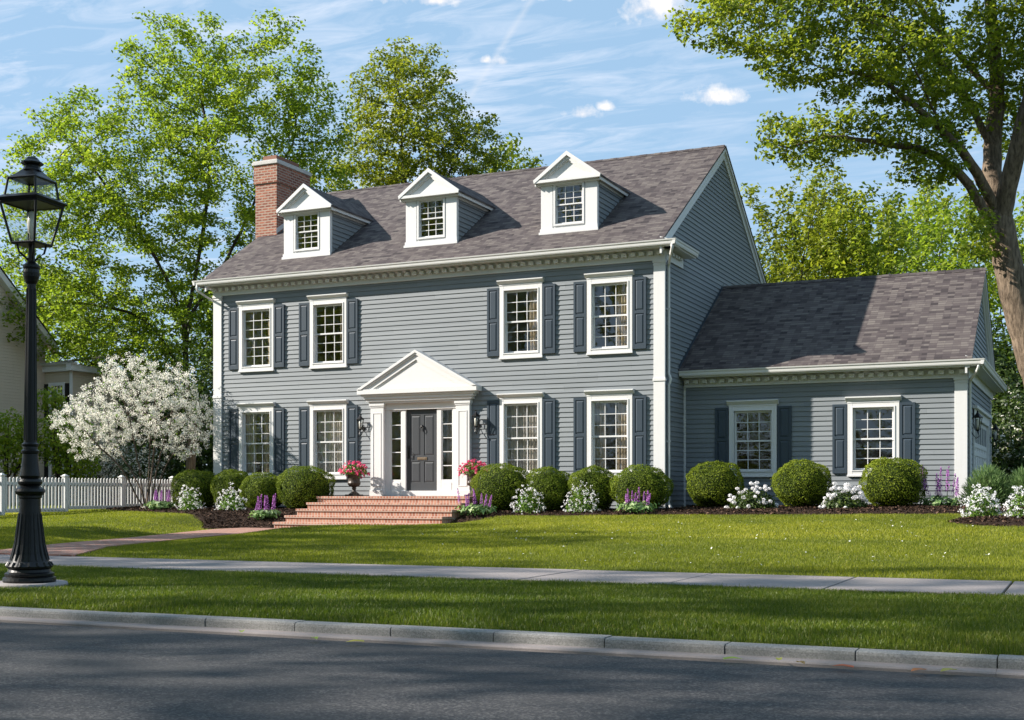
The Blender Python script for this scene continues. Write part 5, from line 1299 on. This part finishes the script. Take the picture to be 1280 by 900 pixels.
# ------------------------------------------------------------------ clipped bushes
def bush_mesh(name, label, x, y, w, h, seed, mat='leaf_box', group=None, n=13500, size=.034, flat=.0):
    rg = np.random.default_rng(seed); z0 = gz(x, y)+.03; cz = z0+h*.50
    d = rg.normal(size=(n, 3)); d /= np.linalg.norm(d, axis=1, keepdims=True)
    sgn = np.sign(d); e = .92; dd = sgn*np.abs(d)**e; nrm = d
    lump = 1+.055*np.sin(d[:, 0]*4.3+seed)*np.sin(d[:, 2]*3.7+seed*1.3)+.035*np.sin(d[:, 0]*7+seed)*np.sin(d[:, 1]*6)+.035*np.sin(d[:, 2]*8+seed*2)*np.sin(d[:, 0]*5+1)+.02*np.sin(d[:, 0]*17+d[:, 2]*13)
    rr = lump*(1-np.abs(rg.normal(0, .045, n))+.07*rg.random(n)*(rg.random(n) < .05))
    PP = dd*rr[:, None]*np.array((w/2, w/2*.92, h/2))+np.array((x, y, cz)); PP[:, 2] = np.maximum(PP[:, 2], z0-.02)
    N = nrm+rg.normal(0, .6, (n, 3)); V, F = leaves(PP, N, size*rg.uniform(.6, 1.3, n), .6, .3, rg)
    rn = np.clip(rg.normal(.5, .2, n)+.18*(lump-1)*12+.12*sines(PP[:, 0], PP[:, 2], seed, 4, .6, 3), 0, 1)
    t = thing('boxwood_bush', label, 'bush', (x, y, z0), group); npmesh('foliage', V, F, mat, np.repeat(rn, 2), parent=t)
    mb = MB()   # twigs plus a solid core, inner shade put into its dark green
    import itertools
    prof = [(.03, 0), (.05, .02)]
    for k in range(5): a = k*1.257; mb.tube([(x+.03*math.cos(a), y+.03*math.sin(a), z0-.05), (x+w*.2*math.cos(a), y+w*.2*math.sin(a), z0+h*.35), (x+w*.33*math.cos(a), y+w*.33*math.sin(a), z0+h*.7)], [.03, .02, .01], 5)
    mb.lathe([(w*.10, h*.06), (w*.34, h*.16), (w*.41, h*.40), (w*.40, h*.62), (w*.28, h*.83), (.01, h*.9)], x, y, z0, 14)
    mb.build('dark_core', 'leafcore', t, smooth=True); return t
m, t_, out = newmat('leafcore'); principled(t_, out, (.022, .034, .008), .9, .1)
BX = [(-21.93, -.95, 1.36, 1.10, 'clipped green boxwood at the left house corner, farthest left of its row'),
      (-20.72, -.95, 1.12, 1.08, 'clipped green boxwood under the lower left window, second from the corner'),
      (-19.62, -1.05, 1.24, .98, 'clipped green boxwood, third from the left corner, lowest of the row'),
      (-18.28, -1.10, 1.50, 1.16, 'big clipped boxwood directly left of the brick steps'),
      (-12.73, -1.0, 1.48, 1.16, 'big clipped boxwood directly right of the brick steps and the right urn'),
      (-11.54, -1.0, 1.18, 1.06, 'clipped boxwood between the two lower windows, second right of the steps'),
      (-10.44, -.98, 1.14, 1.06, 'clipped boxwood under the lower right window, third right of the steps'),
      (-9.24, -1.0, 1.40, 1.06, 'clipped boxwood in front of the right corner pilaster')]
for i, (x, y, w, h, lb) in enumerate(BX): bush_mesh('b', lb, x, y, w, h, 400+i, group='clipped boxwoods along the front wall')
for i, (x, y, w, h, lb) in enumerate([(-7.88, .3, 1.32, 1.12, 'round yellow green ball bush at the left end of the wing, in the shade'), (-5.84, .2, 1.32, 1.10, 'round ball bush between the two wing windows'), (-3.85, .0, 1.40, 1.12, 'largest round ball bush under the right wing window')]):
    bush_mesh('b', lb, x, y, w, h, 420+i, 'leaf_yellowbox', 'ball bushes along the wing')

# soft conifers near the garage corner
def conifer(label, x, y, w, h, seed):
    rg = np.random.default_rng(seed); z0 = gz(x, y); t = thing('dwarf_pine', label, 'bush', (x, y, z0), 'soft pale conifers by the garage corner'); n = 3600
    d = rg.normal(size=(n, 3)); d[:, 2] = np.abs(d[:, 2]); d /= np.linalg.norm(d, axis=1, keepdims=True); c0 = np.array((x, y, z0+.08))
    P_ = c0+d*np.array((w/2, w/2, h))*rg.uniform(.6, 1.05, n)[:, None]; N_ = np.cross(d, rg.normal(size=(n, 3)))
    N_ /= np.linalg.norm(N_, axis=1, keepdims=True); L = rg.uniform(.06, .13, n)[:, None]; D = d+rg.normal(0, .25, (n, 3)); D[:, 2] += .4; D /= np.linalg.norm(D, axis=1, keepdims=True)
    S = np.cross(N_, D)*.006; V = np.stack([P_-S, P_+S, P_+D*L], 1).reshape(-1, 3); i = np.arange(n)*3; F = np.stack([i, i+1, i+2], 1)
    V = np.concatenate([V, V+np.array((.01, .008, 0))]); F = np.concatenate([F, F+n*3]); npmesh('foliage', V, F, 'leaf_pine', rg.random(len(F)), parent=t)
    mb = MB(); mb.lathe([(w*.1, 0), (w*.38, h*.15), (w*.36, h*.5), (w*.2, h*.8), (0, h*.88)], x, y, z0, 12); mb.build('dark_core', 'leafcore', t, smooth=True)  # solid core, its dark green stands for shade among the needles
conifer('soft pale green conifer just right of the garage corner', -1.95, .15, 1.0, .80, 431)
conifer('soft pale green conifer cut by the right edge behind the island flowers', -1.15, .1, .95, .78, 432)

# flower clumps
def clump(name, label, x, y, w, h, seed, kind, group):
    rg = np.random.default_rng(seed); z0 = gz(x, y)+.04; t = thing(name, label, 'flowers', (x, y, z0), group); c0 = np.array((x, y, z0))
    if kind == 'white':
        n = 650; d = rg.normal(size=(n, 3)); d[:, 2] = np.abs(d[:, 2])*.9; d /= np.linalg.norm(d, axis=1, keepdims=True)
        P_ = c0+d*np.array((w*.42, w*.36, h*.78))*(rg.random(n)**.4)[:, None]; V, F = leaves(P_, d+rg.normal(0, .6, (n, 3)), rg.uniform(.04, .10, n), .35, .3, rg); npmesh('leaves', V, F, 'leaf_perennial', np.repeat(rg.random(n), 2), parent=t)
        m = 120; d = rg.normal(size=(m, 3)); d[:, 2] = np.abs(d[:, 2])*.8+.05; d /= np.linalg.norm(d, axis=1, keepdims=True); ce = c0+d*np.array((w*.5, w*.42, h*.98))*rg.uniform(.72, 1.08, m)[:, None]
        q = 7; cc = np.repeat(ce, q, 0)+rg.normal(0, .016, (m*q, 3)); V, F = leaves(cc, rg.normal(size=(m*q, 3))+np.array((-.3, -.5, .6)), rg.uniform(.02, .042, m*q), .75, .15, rg); npmesh('petals', V, F, 'petal_white', np.repeat(rg.random(m*q), 2), parent=t)
    elif kind == 'ball':
        n = 1500; d = rg.normal(size=(n, 3)); d[:, 2] = np.abs(d[:, 2]); d /= np.linalg.norm(d, axis=1, keepdims=True)
        P_ = c0+d*np.array((w*.48, w*.36, h*.72))*(rg.random(n)**.35)[:, None]; V, F = leaves(P_, d+rg.normal(0, .5, (n, 3)), rg.uniform(.05, .10, n), .6, .25, rg); npmesh('leaves', V, F, 'leaf_dark', np.repeat(rg.random(n), 2), parent=t)
        m = 44; V_, F_, r_ = [], [], []; parts = []
        for j in range(m):
            d = rg.normal(size=3); d[2] = abs(d[2])*.9+.1; d[1] = -abs(d[1])*.8 if rg.random() < .7 else d[1]; d /= np.linalg.norm(d); ce = c0+d*np.array((w*.5, w*.38, h*.92))*rg.uniform(.8, 1.08); R_ = rg.uniform(.032, .055)
            e = rg.normal(size=(60, 3)); e /= np.linalg.norm(e, axis=1, keepdims=True); V, F = leaves(ce+e*R_*np.array((1, 1, .8)), e+rg.normal(0, .25, (60, 3)), rg.uniform(.018, .03, 60), .9, .1, rg); npmesh('flower_head', V, F, 'petal_white', np.repeat(rg.random(60), 2), parent=t)
    else:
        n = 90; a = rg.uniform(0, 6.28, n); rr = w*.5*rg.random(n)**.5; P_ = np.stack([x+rr*np.cos(a), y+rr*np.sin(a)*.8, z0+.06+.14*rg.random(n)+.06*(1-rr/w*2)], 1)
        N_ = np.stack([np.cos(a)*.7, np.sin(a)*.7, np.ones(n)*.8], 1)+rg.normal(0, .25, (n, 3)); V, F = leaves(P_, N_, rg.uniform(.10, .19, n), .5, .3, rg)
        n2 = 260; P2 = np.stack([x+rg.normal(0, w*.2, n2), y+rg.normal(0, w*.16, n2), z0+rg.random(n2)*.22], 1); V2, F2 = leaves(P2, rg.normal(size=(n2, 3))+np.array((0, 0, .6)), rg.uniform(.05, .10, n2), .5, .3, rg)
        V, F, r_ = join([(V, F, np.repeat(rg.uniform(.3, 1, n), 2)), (V2, F2, np.repeat(rg.uniform(0, .5, n2), 2))]); npmesh('leaves', V, F, 'leaf_hosta', r_, parent=t)
        parts = []; mb = MB(); ns = 8 if kind == 'salvia' else 12
        for j in range(ns):
            s = (j+.5)/ns-.5; px_ = x+s*w*.72+rg.normal(0, .02); py_ = y+rg.normal(0, .08); hh = h*rg.uniform(.7, 1.02); ln = rg.normal(0, .06)+s*.10
            mb.tube([(px_, py_, z0+.05), (px_+ln, py_, z0+hh)], [.006, .003], 4); m = 130; tt_ = rg.random(m); z = z0+hh*(.42+.58*tt_); rad = (.030 if kind == 'salvia' else .04)*(1-tt_)**.7+.006; aa = rg.uniform(0, 6.28, m)
            C = np.stack([px_+ln*(z-z0)/hh+rad*np.cos(aa), py_+rad*np.sin(aa), z], 1); V, F = leaves(C, np.stack([np.cos(aa), np.sin(aa), .3*np.ones(m)], 1)+rg.normal(0, .3, (m, 3)), rg.uniform(.016, .030, m), .8, .2, rg); npmesh('flower_spike', V, F, 'petal_purple', np.repeat(rg.random(m), 2), parent=t)
        mb.build('stems', 'leafcore', t)
GW = 'white flowering clumps in the mulch beds'; GS = 'purple flower spikes in the mulch beds'
for a in [('white_flower_clump', 'white flower clump at the left end of the bed, beside the purple spikes', -21.35, -1.9, .82, .74, 501, 'white', GW),
          ('white_flower_clump', 'white flower clump in front of the second boxwood, left bed', -19.86, -2.1, .85, .70, 502, 'white', GW),
          ('white_flower_clump', 'white flower clump right of the steps, under the curtained window', -11.76, -1.6, .86, .72, 503, 'white', GW),
          ('white_flower_clump', 'white flower clump in front of the gap between the third and fourth right boxwoods', -10.47, -1.6, .90, .71, 504, 'white', GW),
          ('white_flower_clump', 'white flower clump on the left side of the round island bed', -1.76, -4.0, .72, .60, 505, 'white', GW),
          ('white_flower_clump', 'white flower clump on the island bed cut by the right edge', -1.02, -4.8, .70, .62, 506, 'white', GW),
          ('snowball_flowers', 'white ball headed flowers between the left and middle ball bushes', -6.76, -.65, 1.14, .66, 507, 'ball', 'white ball headed flowers by the wing'),
          ('snowball_flowers', 'white ball headed flowers between the middle and right ball bushes', -4.76, -.7, 1.05, .62, 508, 'ball', 'white ball headed flowers by the wing'),
          ('purple_salvia', 'purple flower spikes at the foot of the white blossom tree', -22.66, -1.5, .85, .58, 509, 'salvia', GS),
          ('purple_salvia', 'purple flower spikes in front of the big boxwood left of the steps', -18.50, -2.55, .82, .68, 510, 'salvia', GS),
          ('purple_salvia', 'purple flower spikes directly right of the brick steps', -12.93, -2.0, .95, .62, 511, 'salvia', GS),
          ('purple_salvia', 'purple flower spikes near the right corner pilaster of the main house', -9.1, -1.75, .92, .60, 512, 'salvia', GS),
          ('purple_foxglove', 'tall purple spikes at the garage corner pilaster', -2.86, .0, 1.0, .88, 513, 'fox', GS)]: clump(*a)

# ------------------------------------------------------------------ urns with pink flowers
def urn(x, y, side):
    z0 = -.095; t = thing('flower_urn', 'dark cast urn of pink flowers on the landing, '+side+' of the front door', 'planter', (x, y, z0), 'flower urns flanking the front door')
    mb = MB(); mb.box(x-.17, x+.17, y-.17, y+.17, z0, z0+.045)
    mb.lathe([(.14, .045), (.14, .06), (.10, .09), (.055, .12), (.042, .16), (.055, .19), (.06, .205), (.045, .22), (.07, .24), (.12, .265), (.155, .30), (.17, .34), (.155, .38), (.15, .42), (.155, .47), (.17, .51), (.195, .535), (.20, .55), (.185, .56), (.0, .54)], x, y, z0, 24)
    for k in range(16):
        a = 2*math.pi*k/16; mb.tube([(x+.075*math.cos(a), y+.075*math.sin(a), z0+.25), (x+.13*math.cos(a), y+.13*math.sin(a), z0+.278), (x+.162*math.cos(a), y+.162*math.sin(a), z0+.32)], .012, 5)
    mb.build('urn', 'bronze', t)
    rg = np.random.default_rng(int(abs(x)*10)); n = 900; d = rg.normal(size=(n, 3)); d[:, 2] = np.abs(d[:, 2])-.1; d /= np.linalg.norm(d, axis=1, keepdims=True)
    c0 = np.array((x, y, z0+.57)); P_ = c0+d*np.array((.35, .33, .28))*(rg.random(n)**.4)[:, None]; V, F = leaves(P_, d+rg.normal(0, .5, (n, 3)), rg.uniform(.04, .08, n), .5, .25, rg); npmesh('leaves', V, F, 'leaf_perennial', np.repeat(rg.random(n), 2), parent=t)
    m = 95; d = rg.normal(size=(m, 3)); d[:, 2] = np.abs(d[:, 2])-.12; d /= np.linalg.norm(d, axis=1, keepdims=True); ce = c0+d*np.array((.38, .36, .32))*rg.uniform(.85, 1.06, m)[:, None]; parts = []
    for k in range(6):
        V, F = leaves(ce+rg.normal(0, .014, ce.shape), d+rg.normal(0, .5, d.shape), rg.uniform(.035, .06, m), .9, .2, rg); parts.append((V, F, np.repeat(np.clip(rg.random(m)*.8+(.4 if k == 5 else 0), 0, 1), 2)))
    V, F, r_ = join(parts); npmesh('petals', V, F, 'petal_pink', r_, parent=t)
urn(-17.13, -.62, 'left'); urn(-13.71, -.60, 'right')

# ------------------------------------------------------------------ fallen leaves in the gutter
FL = [(-9.6, -20.98, 'yellow', .45), (-8.2, -20.72, 'reddish', .05), (-4.7, -20.95, 'green', .95), (-4.35, -21.0, 'olive', .6), (-1.65, -20.75, 'yellow green', .7), (-1.9, -20.85, 'green', 1.0), (-1.5, -20.86, 'orange', .25), (-1.25, -20.92, 'red', .02), (-.85, -20.9, 'brown', .1), (-.7, -20.84, 'pale yellow', .55), (-5.4, -20.8, 'dark green', .9)]
wh = ['at the far left of the kerb', 'at the foot of the left kerb blocks', 'at the foot of the middle kerb', 'on the asphalt left of the picture centre', 'against the kerb lip at right, largest of its cluster', 'leftmost of the cluster near the right kerb', 'between the yellow green and the red leaf at right', 'smallest of the cluster near the right kerb', 'beside the last kerb joint at right', 'rightmost of those along the kerb', 'on the gutter strip left of centre']
rg = np.random.default_rng(77)
for (x, y, nm, tone), w_ in zip(FL, wh):
    L = rg.uniform(.045, .075); a = rg.uniform(0, 6.28); pts = []
    n = 10
    y = y+shx(x); vs = [(x, y, ZR+.028)]
    for i in range(n):
        q = 2*math.pi*i/n; rr_ = L*(.55+.45*abs(math.cos(q)))*(1 if i % 2 else .78); vs.append((x+rr_*math.cos(q)*math.cos(a)-rr_*.6*math.sin(q)*math.sin(a), y+rr_*math.cos(q)*math.sin(a)+rr_*.6*math.sin(q)*math.cos(a), ZR+.022+.012*abs(math.sin(q))))
    o = npmesh('fallen_leaf', np.array(vs), np.array([(0, i+1, (i+1) % n+1) for i in range(n)]), 'dry_leaf', np.full(n, tone), loc=(x, y, ZR+.02)); tag(o, 'small '+nm+' fallen leaf '+w_, 'leaf', 'fallen leaves along the kerb')

# ------------------------------------------------------------------ trees outside the frame: they throw the dappled shade and stand in the window reflections
GO = 'street trees outside the view'
G4 = generic(204, 16, 5.6, 'leaf_oak', 'tall airy street tree across the road, opposite the left part of the lawn', per=7, size=.26, loc=(-17, -32, -.95), name='street_tree', low=.34)
G4['group'] = GO; G4.scale = (1.4, 1.4, 1.5)
off = [(-33, -31.5, 1.7, 1.9, G4, 'airy street tree across the road, next but one to the left of the lamp'), (-7.0, -34, 1.45, 2.4, G4, 'airy street tree straight across the road from the lamp'),
       (-31, -18, 1.2, 4.1, G3, 'leafy tree on the near verge far to the left of the view'), (-28.5, -20.3, .95, 2.0, G4, 'leafy tree on the near verge just left of the view'), (-26.0, -13.2, .60, 1.0, G2, 'small leafy tree on the left lawn just outside the view'),
       (2, -38, 1.5, 5.0, G4, 'airy street tree behind the viewpoint'), (-43, -32, 1.6, 3.1, G4, 'airy street tree at the far left end across the road'), (14, -36, 1.3, .8, G4, 'airy street tree behind and right of the viewpoint')]
for x, y, s, rz, src, w_ in off: copy_tree(src, (x, y, -.95), rz, s, w_, GO)
GP = 'trees added out of view to cut skylight'  # added unseen trees: cut skylight on the facade, green the window reflections
bl = [(x, -49+2*math.sin(x), 1.6, 3.4, 2.2, 3.6+.9*math.sin(x*1.7)) for x in np.arange(-88, 56, 4.2)]  # added unseen hedge: keeps low sky out of the window glass
leafy_mass('sky_block_hedge', 'long green hedge added out of view to block low sky in reflections', 'hedge', bl, 30000, .42, 'leaf_olive', 330, stem=True)
for i, (x, y, s, src) in enumerate([(-52, -62, 1.3, G1), (-40, -56, 1.2, G3), (-28, -60, 1.25, G2), (-16, -57, 1.2, G1), (-5, -61, 1.3, G3), (7, -56, 1.2, G2), (19, -60, 1.25, G1), (31, -56, 1.2, G3), (43, -60, 1.2, G2), (-66, -52, 1.3, G3), (28, -30, 1.1, G1), (26, -12, 1.1, G3), (30, 4, 1.1, G2), (-46, -70, 1.5, G2), (-33, -71, 1.5, G1), (-21, -70, 1.5, G3), (-10, -71, 1.5, G2), (-58, -72, 1.5, G3), (-72, -70, 1.5, G1)]):
    copy_tree(src, (x, y, -.95), i*1.7, (s*1.2, s*1.2, s*1.35), 'leafy tree added out of view to cut skylight and fill window reflections', GP)
